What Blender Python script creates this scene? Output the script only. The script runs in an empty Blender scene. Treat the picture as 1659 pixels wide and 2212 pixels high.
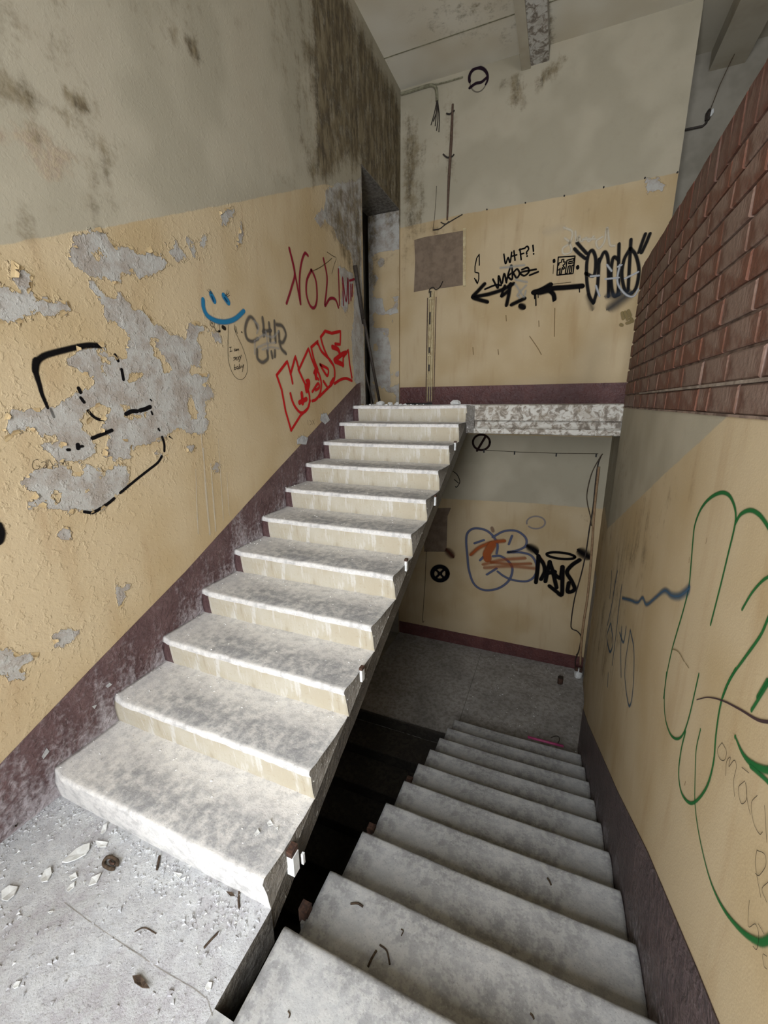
import bpy, math, random
import numpy as np
from mathutils import Vector, Matrix

random.seed(7)
SC = bpy.context.scene
COL = SC.collection

# ------------------------------------------------------------------ camera
# x: across the stairs (0 = peeling wall), y: away from the window, z: up (0 = the landing the camera stands on)
IMG_W, IMG_H, FPX = 1659.0, 2212.0, 896.14
CAM = np.array([2.0188, -0.5665, 1.7783]); YAW, PITCH, ROLL = 0.3928, 0.2557, -0.0076
def cam_axes():
    cy, sy, cp, sp = math.cos(YAW), math.sin(YAW), math.cos(PITCH), math.sin(PITCH)
    F = np.array([-sy*cp, cy*cp, -sp]); R = np.array([cy, sy, 0.0]); U = np.cross(R, F)
    c, s = math.cos(ROLL), math.sin(ROLL)
    return c*R + s*U, -s*R + c*U, F
CR, CU, CF = cam_axes()
cd = bpy.data.cameras.new('camera'); cam = bpy.data.objects.new('camera', cd); COL.objects.link(cam)
cam.matrix_world = Matrix(((CR[0], CU[0], -CF[0], CAM[0]), (CR[1], CU[1], -CF[1], CAM[1]), (CR[2], CU[2], -CF[2], CAM[2]), (0, 0, 0, 1)))
cd.sensor_fit = 'VERTICAL'; cd.sensor_height = 36.0; cd.lens = FPX/IMG_H*36.0
cd.clip_start = 0.02; cd.clip_end = 200
SC.camera = cam

# ------------------------------------------------------------------ daylight: an overcast sky through the two stairwell windows
world = bpy.data.worlds.new('overcast_sky'); SC.world = world; world.use_nodes = True
bg = world.node_tree.nodes['Background']; bg.inputs[0].default_value = (0.92, 0.95, 1.0, 1); bg.inputs[1].default_value = 38.0
WIN = [(1.15, 2.20, 0.35, 3.30), (2.95, 3.85, 3.20, 4.70)]          # x0, x1, z0, z1 in the wall y = YW
YW = -1.75
for i, (x0, x1, z0, z1) in enumerate(WIN):
    ld = bpy.data.lights.new('window_portal', 'AREA'); ld.shape = 'RECTANGLE'; ld.size = x1-x0; ld.size_y = z1-z0
    ld.cycles.is_portal = True
    lo = bpy.data.objects.new('window_portal', ld); COL.objects.link(lo)
    lo.location = ((x0+x1)/2, YW-0.12, (z0+z1)/2); lo.rotation_euler = (math.pi/2, 0, 0)      # faces +y, into the stairwell
SC.cycles.max_bounces = 5; SC.cycles.diffuse_bounces = 3; SC.cycles.transparent_max_bounces = 6; SC.cycles.adaptive_threshold = 0.1; SC.cycles.caustics_reflective = False; SC.cycles.caustics_refractive = False
SC.view_settings.view_transform = 'Standard'; SC.view_settings.look = 'None'
SC.view_settings.exposure = -0.25; SC.view_settings.gamma = 1.0; SC.view_settings.use_curve_mapping = False

# ------------------------------------------------------------------ small helpers
def trace(px, py, ax, val):
    """point of a flat surface (ax = val) surveyed in the photograph"""
    d = CF + CR*(px-IMG_W/2)/FPX - CU*(py-IMG_H/2)/FPX
    i = 'xyz'.index(ax); t = (val-CAM[i])/d[i]
    return CAM + t*d
FR = dict(N=(0,1600,2.37), Q=(1220,900,3.686), O=(740,340,3.95), A=(0,450,2.765), B=(400,550,4.1475), C=(980,380,3.318), D=(850,850,3.016), E=(1250,850,3.403), F=(1250,1450,2.902),
          G=(600,350,3.318), H=(0,950,2.765), I=(600,0,2.765), J=(0,0,2.37), K=(1000,0,2.517), L1=(0,480,5.53), L2=(200,480,5.53),
          L3=(0,780,5.53), L4=(200,700,5.143), R1=(1350,1020,4.608), R2=(1400,1450,2.903), P=(0,0,1.0))
WALLS = {'L': ('x', 0.0), 'B': ('y', 4.9), 'R': ('x', 2.504), 'T': ('z', 5.25)}
def on(w, fr, pts):
    ox, oy, s = FR[fr]; ax, val = WALLS[w]
    P = np.array([trace(ox+x/s, oy+y/s, ax, val) for x, y in pts])
    return P[:, [1, 2]] if ax == 'x' else P[:, [0, 2]] if ax == 'y' else P[:, [0, 1]]

def vnoise(x, y, seed=0):
    xi = np.floor(x).astype(np.int64); yi = np.floor(y).astype(np.int64); fx = x-xi; fy = y-yi
    def h(a, b):
        n = (a*374761393 + b*668265263 + seed*974634777) & 0xFFFFFFFF
        n = ((n ^ (n >> 13))*1274126177) & 0xFFFFFFFF
        return ((n ^ (n >> 16)) & 0xFFFF)/65535.0
    fx = fx*fx*(3-2*fx); fy = fy*fy*(3-2*fy)
    return (h(xi, yi)*(1-fx)+h(xi+1, yi)*fx)*(1-fy) + (h(xi, yi+1)*(1-fx)+h(xi+1, yi+1)*fx)*fy
def fbm(x, y, o=4, seed=0):
    r = 0; a = .5
    for k in range(o): r = r + a*vnoise(x*2**k, y*2**k, seed+k); a *= .5
    return r
def sdf(U, V, poly):
    """signed distance to a polygon, positive inside"""
    P = np.asarray(poly); Q = np.roll(P, -1, 0); d = np.full(U.shape, 9.0); ins = np.zeros(U.shape, bool)
    for (ax, ay), (bx, by) in zip(P, Q):
        ex, ey = bx-ax, by-ay; L = ex*ex+ey*ey+1e-12
        t = np.clip(((U-ax)*ex+(V-ay)*ey)/L, 0, 1)
        d = np.minimum(d, np.hypot(U-ax-t*ex, V-ay-t*ey))
        c = (ay > V) != (by > V)
        ins ^= c & (U < (bx-ax)*(V-ay)/(by-ay+1e-12)+ax)
    return np.where(ins, d, -d)

class MB:
    def __init__(s): s.v = []; s.f = []; s.m = []; s.uv = []
    def vert(s, p): s.v.append(tuple(p)); return len(s.v)-1
    def face(s, ids, mi=0): s.f.append(tuple(ids)); s.m.append(mi)
    def poly(s, pts, mi=0): s.face([s.vert(p) for p in pts], mi)
    def box(s, x0, x1, y0, y1, z0, z1, mi=0):
        b = len(s.v)
        s.v += [(x0,y0,z0),(x1,y0,z0),(x1,y1,z0),(x0,y1,z0),(x0,y0,z1),(x1,y0,z1),(x1,y1,z1),(x0,y1,z1)]
        for q in ((0,3,2,1),(4,5,6,7),(0,1,5,4),(1,2,6,5),(2,3,7,6),(3,0,4,7)): s.face([b+i for i in q], mi)
    def tube(s, pts, r, n=6, mi=0, cap=True):
        P = [Vector(p) for p in pts]; rings = []
        up = Vector((0.13, 0.37, 0.92))
        for i, p in enumerate(P):
            t = (P[min(i+1, len(P)-1)]-P[max(i-1, 0)]).normalized()
            a = t.cross(up)
            if a.length < 1e-3: a = t.cross(Vector((1, 0, 0)))
            a.normalize(); b = t.cross(a); rr = r[i] if hasattr(r, '__len__') else r
            rings.append([s.vert(p+rr*(math.cos(2*math.pi*k/n)*a+math.sin(2*math.pi*k/n)*b)) for k in range(n)])
        for A, B in zip(rings, rings[1:]):
            for k in range(n): s.face((A[k], A[(k+1) % n], B[(k+1) % n], B[k]), mi)
        if cap: s.face(rings[0][::-1], mi); s.face(rings[-1], mi)
    def extrude(s, sec, xs, mi=0, side=None):
        """closed (y, z) section swept along x"""
        R = [[s.vert((x, y, z)) for y, z in sec] for x in xs]; n = len(sec)
        for A, B in zip(R, R[1:]):
            for k in range(n): s.face((A[k], B[k], B[(k+1) % n], A[(k+1) % n]), mi)
        s.face(R[0], mi if side is None else side); s.face(R[-1][::-1], mi if side is None else side)
    def build(s, name, mats, parent=None, smooth=False):
        me = bpy.data.meshes.new(name); me.from_pydata(s.v, [], s.f)
        for m in (mats if isinstance(mats, (list, tuple)) else [mats]): me.materials.append(m)
        me.polygons.foreach_set('material_index', s.m)
        if smooth: me.polygons.foreach_set('use_smooth', [True]*len(s.f))
        me.validate(); me.update()
        return link(name, me, parent)
def link(name, data, parent=None):
    o = bpy.data.objects.new(name, data); COL.objects.link(o); o.parent = parent
    return o
def tag(o, label=None, cat=None, group=None, kind=None):
    if label: o['label'] = label
    if cat: o['category'] = cat
    if group: o['group'] = group
    if kind: o['kind'] = kind
    return o
def struct(o, label=None): return tag(o, label, kind='structure')
def smooth_line(pts, step=0.35, closed=False):
    """Catmull-Rom through the points"""
    P = [np.array(p, float) for p in pts]
    if len(P) < 3: return P
    out = []
    for i in range(len(P)-1):
        p0 = P[i-1] if i else 2*P[0]-P[1]; p1, p2 = P[i], P[i+1]; p3 = P[i+2] if i+2 < len(P) else 2*P[-1]-P[-2]
        n = 6
        for k in range(n):
            t = k/n
            out.append(.5*((2*p1)+(p2-p0)*t+(2*p0-5*p1+4*p2-p3)*t*t+(3*p1-p0-3*p2+p3)*t**3))
    out.append(P[-1]); return out

# ------------------------------------------------------------------ materials (node-based)
ALB = 0.76                        # scales every surface colour down, so less light bounces around
def lin(r, g, b):
    f = lambda c: (c/255/12.92 if c/255 <= .04045 else ((c/255+.055)/1.055)**2.4)
    return (ALB*f(r), ALB*f(g), ALB*f(b), 1)
class NT:
    def __init__(s, name):
        s.m = bpy.data.materials.new(name); s.m.use_nodes = True; s.t = s.m.node_tree; s.n = s.t.nodes
        s.bsdf = s.n['Principled BSDF']; s.co = s.n.new('ShaderNodeTexCoord').outputs['Object']
    def L(s, a, b): s.t.links.new(a, b)
    def put(s, sock, v):
        if hasattr(v, 'is_output'): s.L(v, sock)
        elif isinstance(v, tuple) and len(v) == 3 and sock.type == 'RGBA': sock.default_value = (*v, 1)
        else: sock.default_value = v
    def math(s, op, a, b=0.0, c=0.0):
        n = s.n.new('ShaderNodeMath'); n.operation = op
        for i, v in enumerate((a, b, c)): s.put(n.inputs[i], v)
        return n.outputs[0]
    def scale(s, sx, sy, sz, vec=None):
        n = s.n.new('ShaderNodeMapping'); n.inputs['Scale'].default_value = (sx, sy, sz); s.L(vec or s.co, n.inputs[0]); return n.outputs[0]
    def noise(s, sc, det=4, rough=.55, vec=None, dist=0.0):
        n = s.n.new('ShaderNodeTexNoise'); n.noise_dimensions = '3D'; n.inputs['Scale'].default_value = sc; n.inputs['Detail'].default_value = min(det, 2.6 if sc > 20 else 3.2)
        n.inputs['Roughness'].default_value = rough; n.inputs['Distortion'].default_value = dist; s.L(vec or s.co, n.inputs['Vector']); return n.outputs[0]
    def voro(s, sc, feat='F1', vec=None, out=0):
        n = s.n.new('ShaderNodeTexVoronoi'); n.feature = feat; n.inputs['Scale'].default_value = sc; s.L(vec or s.co, n.inputs['Vector']); return n.outputs[out]
    def step(s, v, lo, hi, a=0.0, b=1.0):
        n = s.n.new('ShaderNodeMapRange'); n.interpolation_type = 'SMOOTHSTEP'
        s.put(n.inputs[0], v); n.inputs[1].default_value = lo; n.inputs[2].default_value = hi; n.inputs[3].default_value = a; n.inputs[4].default_value = b
        return n.outputs[0]
    def mix(s, f, a, b, blend='MIX'):
        n = s.n.new('ShaderNodeMix'); n.data_type = 'RGBA'; n.blend_type = blend
        s.put(n.inputs[0], f); s.put(n.inputs[6], a); s.put(n.inputs[7], b); return n.outputs[2]
    def attr(s, name):
        n = s.n.new('ShaderNodeAttribute'); n.attribute_name = name; return n.outputs['Fac']
    def bump(s, hgt, dist=.01, strength=1.0, prev=None):
        n = s.n.new('ShaderNodeBump'); n.inputs['Distance'].default_value = dist; n.inputs['Strength'].default_value = strength
        s.L(hgt, n.inputs['Height'])
        if prev: s.L(prev, n.inputs['Normal'])
        return n.outputs[0]
    def out(s, col, rough=.85, normal=None, spec=.25, alpha=None, metal=0.0):
        b = s.bsdf; s.put(b.inputs['Base Color'], col); s.put(b.inputs['Roughness'], rough); b.inputs['Specular IOR Level'].default_value = spec
        b.inputs['Metallic'].default_value = metal
        if normal: s.L(normal, b.inputs['Normal'])
        if alpha is not None: s.put(b.inputs['Alpha'], alpha)
        return s.m
YEL = lin(201, 181, 146); YEL2 = lin(188, 165, 125); WHT = lin(192, 185, 163); GRY = lin(184, 181, 173); GRY2 = lin(160, 150, 138)
PUR = lin(102, 78, 77)

def wall_paint(name, kind):
    """layers: white distemper above, ochre dado below, paint scaled off down to grey plaster, damp stains"""
    t = NT(name); ad, ap, am, ab, ar = t.attr('dado'), t.attr('peel'), t.attr('mould'), t.attr('bare'), t.attr('rough')
    n1 = t.noise(1.6, 2); n2 = t.noise(9, 5, .65); n3 = t.noise(45, 4, .7); n4 = t.noise(170, 1, .6)
    st = t.noise(7, 5, .65, t.scale(1, 1, .16))                      # vertical runs
    dado = t.step(t.math('ADD', ad, t.math('MULTIPLY', t.math('SUBTRACT', n2, .5), .02)), -.004, .004)
    yel = t.mix(t.step(n1, .35, .7), YEL, YEL2); yel = t.mix(t.math('MULTIPLY', t.step(st, .5, .8), .28), yel, lin(150, 112, 66))
    yel = t.mix(t.math('MULTIPLY', t.step(n3, .55, .8), .18), yel, lin(225, 205, 160))
    if kind == 'C': wh = t.mix(t.step(n1, .3, .75), lin(232, 226, 208), lin(214, 204, 180))
    else: wh = t.mix(t.step(n1, .3, .75), WHT, lin(184, 174, 152)); wh = t.mix(t.math('MULTIPLY', t.step(n2, .5, .8), .25), wh, lin(165, 156, 135)); wh = t.mix(t.math('MULTIPLY', t.step(n1, .62, .42), .45), wh, lin(150, 140, 118))
    col = t.mix(dado, wh, yel)
    n22 = t.noise(24, 3, .7)
    pn = t.math('ADD', ap, t.math('ADD', t.math('MULTIPLY', t.math('SUBTRACT', n2, .5), .07), t.math('ADD', t.math('MULTIPLY', t.math('SUBTRACT', n22, .5), .06), t.math('MULTIPLY', t.math('SUBTRACT', n3, .5), .035))))
    peel = t.step(pn, -.0015, .0015)
    gry = t.mix(t.step(n2, .38, .66), GRY, GRY2); gry = t.mix(t.math('MULTIPLY', t.step(n4, .5, .75), .35), gry, lin(205, 205, 203))
    col = t.mix(peel, col, gry)
    bare = t.math('MULTIPLY', t.step(t.math('ADD', ab, t.math('MULTIPLY', t.math('SUBTRACT', n2, .5), .9)), .35, .6), .85)
    col = t.mix(bare, col, t.mix(t.step(n3, .35, .65), lin(166, 148, 128), lin(182, 166, 138)))
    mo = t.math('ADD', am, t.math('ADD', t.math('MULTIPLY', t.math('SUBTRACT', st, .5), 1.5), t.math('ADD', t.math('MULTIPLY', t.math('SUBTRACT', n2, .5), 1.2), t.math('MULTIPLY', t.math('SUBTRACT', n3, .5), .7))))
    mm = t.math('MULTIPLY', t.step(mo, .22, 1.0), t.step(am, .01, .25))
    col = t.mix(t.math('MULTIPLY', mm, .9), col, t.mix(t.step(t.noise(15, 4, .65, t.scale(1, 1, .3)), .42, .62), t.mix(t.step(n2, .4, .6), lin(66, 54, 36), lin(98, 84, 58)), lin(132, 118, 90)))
    edge = t.math('MULTIPLY', t.step(pn, -.012, 0.0), t.math('SUBTRACT', 1.0, peel))
    blis = t.step(n22, .52, .64)
    lump = t.math('MULTIPLY', t.math('ADD', t.math('MULTIPLY', blis, .8), t.math('MULTIPLY', n3, 1.3)), ar)
    h = t.math('ADD', t.math('MULTIPLY', t.math('SUBTRACT', 1.0, peel), .9), t.math('ADD', t.math('MULTIPLY', lump, .55), t.math('MULTIPLY', edge, .8)))
    h = t.math('ADD', h, t.math('MULTIPLY', n4, .10)); h = t.math('ADD', h, t.math('MULTIPLY', t.math('MULTIPLY', bare, n3), .8))
    return t.out(col, t.mix(dado, (.9,)*3, (.72,)*3), t.bump(h, .0045, .8), .2)
M = {}
M['wall'] = wall_paint('scaled_wall_paint', 'L'); M['ceil_paint'] = wall_paint('ceiling_whitewash', 'C')

def concrete(name, c1, c2, c3, dust=(225, 224, 220), dark=.35, grain=1.0, rough=.9, spk=.25, wear=0):
    t = NT(name); a = t.noise(3.2, 6, .65, dist=.4); b = t.noise(22, 6, .7); g = t.noise(140, 4, .7); v = t.voro(85)
    col = t.mix(t.step(a, .35, .65), lin(*c1), lin(*c2)); col = t.mix(t.math('MULTIPLY', t.step(b, .42, .62), .75), col, lin(*c3))
    col = t.mix(t.math('MULTIPLY', t.step(t.math('ADD', t.math('MULTIPLY', a, .5), t.math('MULTIPLY', b, .5)), .52, .64), .45), col, t.mix(.5, lin(*c3), lin(118, 114, 110)))
    if wear:                                                       # trodden grey in the middle of the tread, dust left at the back and by the wall
        sp = t.n.new('ShaderNodeSeparateXYZ'); t.L(t.co, sp.inputs[0])
        f = t.math('MULTIPLY', t.math('MULTIPLY', t.step(sp.outputs[1], .26, .13), t.step(sp.outputs[0], .10, .38)), t.step(sp.outputs[1], .012, .03))
        f = t.math('MULTIPLY', f, t.step(t.math('ADD', t.math('MULTIPLY', a, .6), t.math('MULTIPLY', b, .9)), .45, .95))
        col = t.mix(t.math('MULTIPLY', f, .85), col, lin(158, 159, 160))
    col = t.mix(t.math('MULTIPLY', t.step(g, .56, .72), spk), col, lin(*dust))
    col = t.mix(t.math('MULTIPLY', t.step(g, .44, .3), dark), col, lin(90, 86, 82))
    col = t.mix(t.math('MULTIPLY', t.step(g, .70, .74), .8), col, lin(*dust))
    h = t.math('ADD', t.math('MULTIPLY', g, .5), t.math('MULTIPLY', b, 1.0))
    return t.out(col, rough, t.bump(h, .004*grain, .7), .2)
M['tread_up'] = concrete('dusty_tread', (242, 239, 233), (228, 225, 221), (214, 212, 209), dark=.3, wear=1, dust=(245, 244, 240))
M['deep'] = concrete('well_shade_concrete', (84, 78, 70), (66, 61, 55), (56, 52, 47), dust=(120, 112, 100))  # concrete colour darkened to paint in the deep shade of the well
M['tread_down'] = concrete('worn_tread', (190, 191, 190), (152, 152, 152), (204, 204, 201), dark=.35, grain=.6, rough=.8, spk=.35)
M['landing'] = concrete('landing_screed', (200, 202, 204), (184, 182, 184), (214, 216, 216), dark=.5, grain=1.4)
M['lower_floor'] = concrete('lower_screed', (180, 176, 170), (160, 156, 150), (142, 137, 130), dark=.2)
M['rough_conc'] = concrete('rough_concrete', (120, 116, 108), (92, 88, 82), (140, 136, 128), dark=.6, grain=3)
def riser_mat():
    t = NT('cream_riser'); a = t.noise(5, 4); st = t.noise(20, 5, .7, t.scale(1, 1, .08)); g = t.noise(60, 4, .7)
    col = t.mix(t.step(a, .3, .7), lin(204, 198, 182), lin(192, 182, 160)); col = t.mix(t.step(st, .52, .66), col, lin(216, 213, 204))
    col = t.mix(t.math('MULTIPLY', t.step(g, .55, .75), .5), col, lin(176, 160, 128)); col = t.mix(t.math('MULTIPLY', t.step(st, .42, .3), .35), col, lin(150, 136, 108))
    return t.out(col, .8, t.bump(g, .003, .6), .2)
M['riser'] = riser_mat()
def gloss(name, c1, c2, fleck, rough=.42, lump=1.0, fl=.66):
    t = NT(name); a = t.noise(8, 5, .65); b = t.noise(34, 5, .65, dist=.6); g = t.noise(130, 3, .7)
    col = t.mix(t.step(a, .35, .65), lin(*c1), lin(*c2)); col = t.mix(t.step(b, fl, fl+.05), col, lin(*fleck))
    col = t.mix(t.math('MULTIPLY', t.step(g, .6, .75), .3), col, lin(*fleck))
    return t.out(col, rough, t.bump(t.math('ADD', t.math('MULTIPLY', b, 1.0), t.math('MULTIPLY', g, .25)), .012*lump, .9), .5)
M['stringer'] = gloss('grey_stringer_paint', (104, 98, 88), (84, 78, 70), (200, 198, 190))
def fascia_mat():
    t = NT('flaking_fascia'); a = t.noise(5, 4, .6); b = t.noise(17, 6, .68, dist=.8); g = t.noise(110, 4, .7)
    col = t.mix(t.step(b, .44, .56), lin(206, 203, 194), lin(160, 152, 140)); col = t.mix(t.math('MULTIPLY', t.step(b, .58, .6), .8), col, lin(120, 112, 102))
    col = t.mix(t.math('MULTIPLY', t.step(a, .5, .7), .4), col, lin(150, 138, 120))
    return t.out(col, .85, t.bump(t.math('ADD', b, t.math('MULTIPLY', g, .3)), .006, .8), .2)
M['fascia'] = fascia_mat()
def purple(name='purple_skirting_paint', c1=PUR, c2=lin(84, 60, 60)):
    t = NT(name); a = t.noise(6, 5, .65); b = t.noise(40, 5, .7); st = t.noise(9, 5, .7, t.scale(1, 1, .12)); ad = t.attr('dust')
    w = t.noise(14, 4, .6, t.scale(1, 1.0, 1.0), 1.2)
    col = t.mix(t.step(a, .35, .65), c1, c2)
    col = t.mix(t.math('MULTIPLY', t.step(b, .45, .75), .35), col, lin(124, 104, 104))
    d = t.step(t.math('ADD', ad, t.math('MULTIPLY', t.math('SUBTRACT', t.math('ADD', st, b), 1.0), 1.2)), .3, 1.1)
    col = t.mix(t.math('MULTIPLY', d, .8), col, lin(190, 184, 186))
    return t.out(col, .5, t.bump(t.math('ADD', t.math('MULTIPLY', b, .7), w), .012, .9), .4)
M['purple'] = purple(); M['red_skirt'] = purple('dark_red_skirting_paint', lin(104, 62, 58), lin(88, 50, 48)); M['grey_skirt'] = purple('greyed_skirting_paint', lin(98, 82, 80), lin(80, 66, 66))
def plain(name, c, rough=.8, c2=None, sc=30, bump=.002, metal=0.0, spec=.3):
    t = NT(name); a = t.noise(sc, 5, .65)
    col = t.mix(t.step(a, .35, .68), lin(*c), lin(*(c2 or tuple(int(v*.8) for v in c))))
    return t.out(col, rough, t.bump(a, bump, .8), spec, metal=metal)
M['plain_wall'] = plain('grey_distemper', (160, 154, 140), .9, (142, 136, 122), 3)
M['ceiling'] = plain('ceiling_distemper', (196, 188, 168), .9, (180, 170, 148), 2.2)
M['mortar'] = plain('mortar', (150, 128, 112), .95, (92, 74, 62), 14, .006)
M['mortar_light'] = plain('pale_mortar', (160, 146, 130), .95, (120, 104, 90), 14, .006)
M['rust'] = plain('rusty_iron', (92, 66, 52), .8, (58, 44, 38), 60)
M['dark_metal'] = plain('dark_iron', (44, 40, 36), .6, (64, 54, 46), 60)
M['white_plastic'] = plain('yellowed_trunking', (206, 190, 150), .6, (178, 158, 118), 20)
M['plaster'] = plain('plaster_chip', (238, 240, 238), .9, (220, 221, 217), 40)
M['leaf'] = plain('dry_leaf', (62, 50, 40), .9, (96, 80, 64), 80)
M['cable'] = plain('old_cable', (92, 78, 60), .7, (64, 54, 42), 50)
M['tan'] = plain('tan_pipe_paint', (168, 138, 104), .7, (142, 114, 84), 30)
M['green_cable'] = plain('painted_cable', (146, 142, 118), .8, (112, 108, 86), 30)
M['black'] = plain('black_wire', (26, 24, 22), .6, (40, 36, 32), 50)
M['brown'] = plain('brown_rail', (104, 84, 70), .8, (84, 66, 54), 40)
M['bareboard'] = plain('bare_board_patch', (136, 118, 100), .95, (118, 102, 86), 9, .004)
M['pink'] = plain('pink_plastic', (176, 74, 116), .5, (150, 60, 98), 40)
M['window_paint'] = plain('window_paint', (200, 200, 196), .5)
def brick_mat(name, cols, film):
    t = NT(name); oi = t.n.new('ShaderNodeObjectInfo').outputs['Random']; a = t.noise(9, 5, .65); b = t.noise(50, 5, .7); st = t.noise(12, 5, .7, t.scale(1, 1, .3))
    col = t.mix(oi, lin(*cols[0]), lin(*cols[1])); col = t.mix(t.math('MULTIPLY', t.step(b, .4, .7), .45), col, lin(*cols[2]))
    col = t.mix(t.math('MULTIPLY', t.step(t.math('ADD', a, t.math('MULTIPLY', oi, .18)), .5, .74), film), col, lin(150, 130, 116))
    col = t.mix(t.math('MULTIPLY', t.step(st, .56, .72), .4), col, lin(140, 118, 103))
    return t.out(col, .62, t.bump(t.math('ADD', b, t.math('MULTIPLY', a, 1.5)), .005, .6), .4)
M['brick'] = brick_mat('glazed_brick', [(112, 70, 52), (94, 62, 48), (82, 50, 38)], .55)
M['brick_dark'] = brick_mat('dark_coping_brick', [(104, 60, 44), (84, 50, 38), (70, 40, 30)], .25)
_spray = {}
def spray(c, soft=.5, dens=1.0):
    k = (c, soft, dens)
    if k in _spray: return _spray[k]
    t = NT('spray_paint'); uv = t.n.new('ShaderNodeUVMap').outputs[0]; sp = t.n.new('ShaderNodeSeparateXYZ'); t.L(uv, sp.inputs[0])
    e = t.math('SUBTRACT', 1.0, t.math('ABSOLUTE', t.math('SUBTRACT', t.math('MULTIPLY', sp.outputs[1], 2.0), 1.0)))
    g = t.noise(300, 3, .8)
    a = t.step(t.math('ADD', e, t.math('MULTIPLY', t.math('SUBTRACT', g, .5), .5*soft)), .04, max(.1, soft*1.25))
    a = t.math('MULTIPLY', a, dens)
    _spray[k] = t.out(lin(*c), .85, None, .08, alpha=a); return _spray[k]

# ------------------------------------------------------------------ the shell of the stairwell
H, D, DD = 0.16, 0.3181, 0.3167
W1, W2, W3 = 1.2098, 1.2837, 2.504
Y0, Y1, UN = 0.2637, 0.2685, 0.0214
ZL = -1.69                       # lower landing
ZU = 1.76                        # upper landing
YB = 4.9                         # back wall
ZC = 5.25                        # ceiling
CB = 1.735                       # underside of the brick parapet

def cuts(a, b, step, extra=()):
    n = max(1, int(round((b-a)/step))); return np.unique(np.round(np.concatenate([np.linspace(a, b, n+1), [e for e in extra if a < e < b]]), 5))
def grid_wall(name, ax, val, us, vs, holes, fields, mat, flip, kind='structure', parent=None):
    U, V = np.meshgrid(us, vs); nu, nv = len(us), len(vs); u, v = U.ravel(), V.ravel()
    if ax == 'x': co = np.stack([np.full_like(u, val), u, v], 1)
    elif ax == 'y': co = np.stack([u, np.full_like(u, val), v], 1)
    else: co = np.stack([u, v, np.full_like(u, val)], 1)
    i, j = np.meshgrid(np.arange(nu-1), np.arange(nv-1)); a = (j*nu+i).ravel()
    cu = (us[:-1]+us[1:])/2; cv = (vs[:-1]+vs[1:])/2; CU_, CV_ = np.meshgrid(cu, cv); keep = np.ones(a.shape, bool)
    for (u0, u1, v0, v1) in holes: keep &= ~((CU_.ravel() > u0) & (CU_.ravel() < u1) & (CV_.ravel() > v0) & (CV_.ravel() < v1))
    a = a[keep]; q = np.stack([a, a+1, a+nu+1, a+nu], 1)
    if flip: q = q[:, ::-1]
    me = bpy.data.meshes.new(name); me.from_pydata(co.tolist(), [], q.tolist()); me.materials.append(mat)
    F = dict(dado=np.full(u.shape, -1.0), peel=np.full(u.shape, -.3), mould=np.zeros(u.shape), bare=np.zeros(u.shape), rough=np.full(u.shape, .15))
    F.update(fields(u, v))
    for k, arr in F.items():
        at = me.attributes.new(k, 'FLOAT', 'POINT'); at.data.foreach_set('value', np.asarray(arr, np.float32))
    me.update(); o = link(name, me, parent)
    if kind: o['kind'] = kind
    return o
def soft(U, V, poly, w): return np.clip(sdf(U, V, poly)/w+.5, 0, 1)
def near(U, V, poly, pad=.6):
    P = np.asarray(poly); return (U > P[:, 0].min()-pad) & (U < P[:, 0].max()+pad) & (V > P[:, 1].min()-pad) & (V < P[:, 1].max()+pad)
def blend_max(arr, U, V, poly, fn, pad=.6):
    m = near(U, V, poly, pad); arr[m] = np.maximum(arr[m], fn(U[m], V[m], poly))

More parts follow.
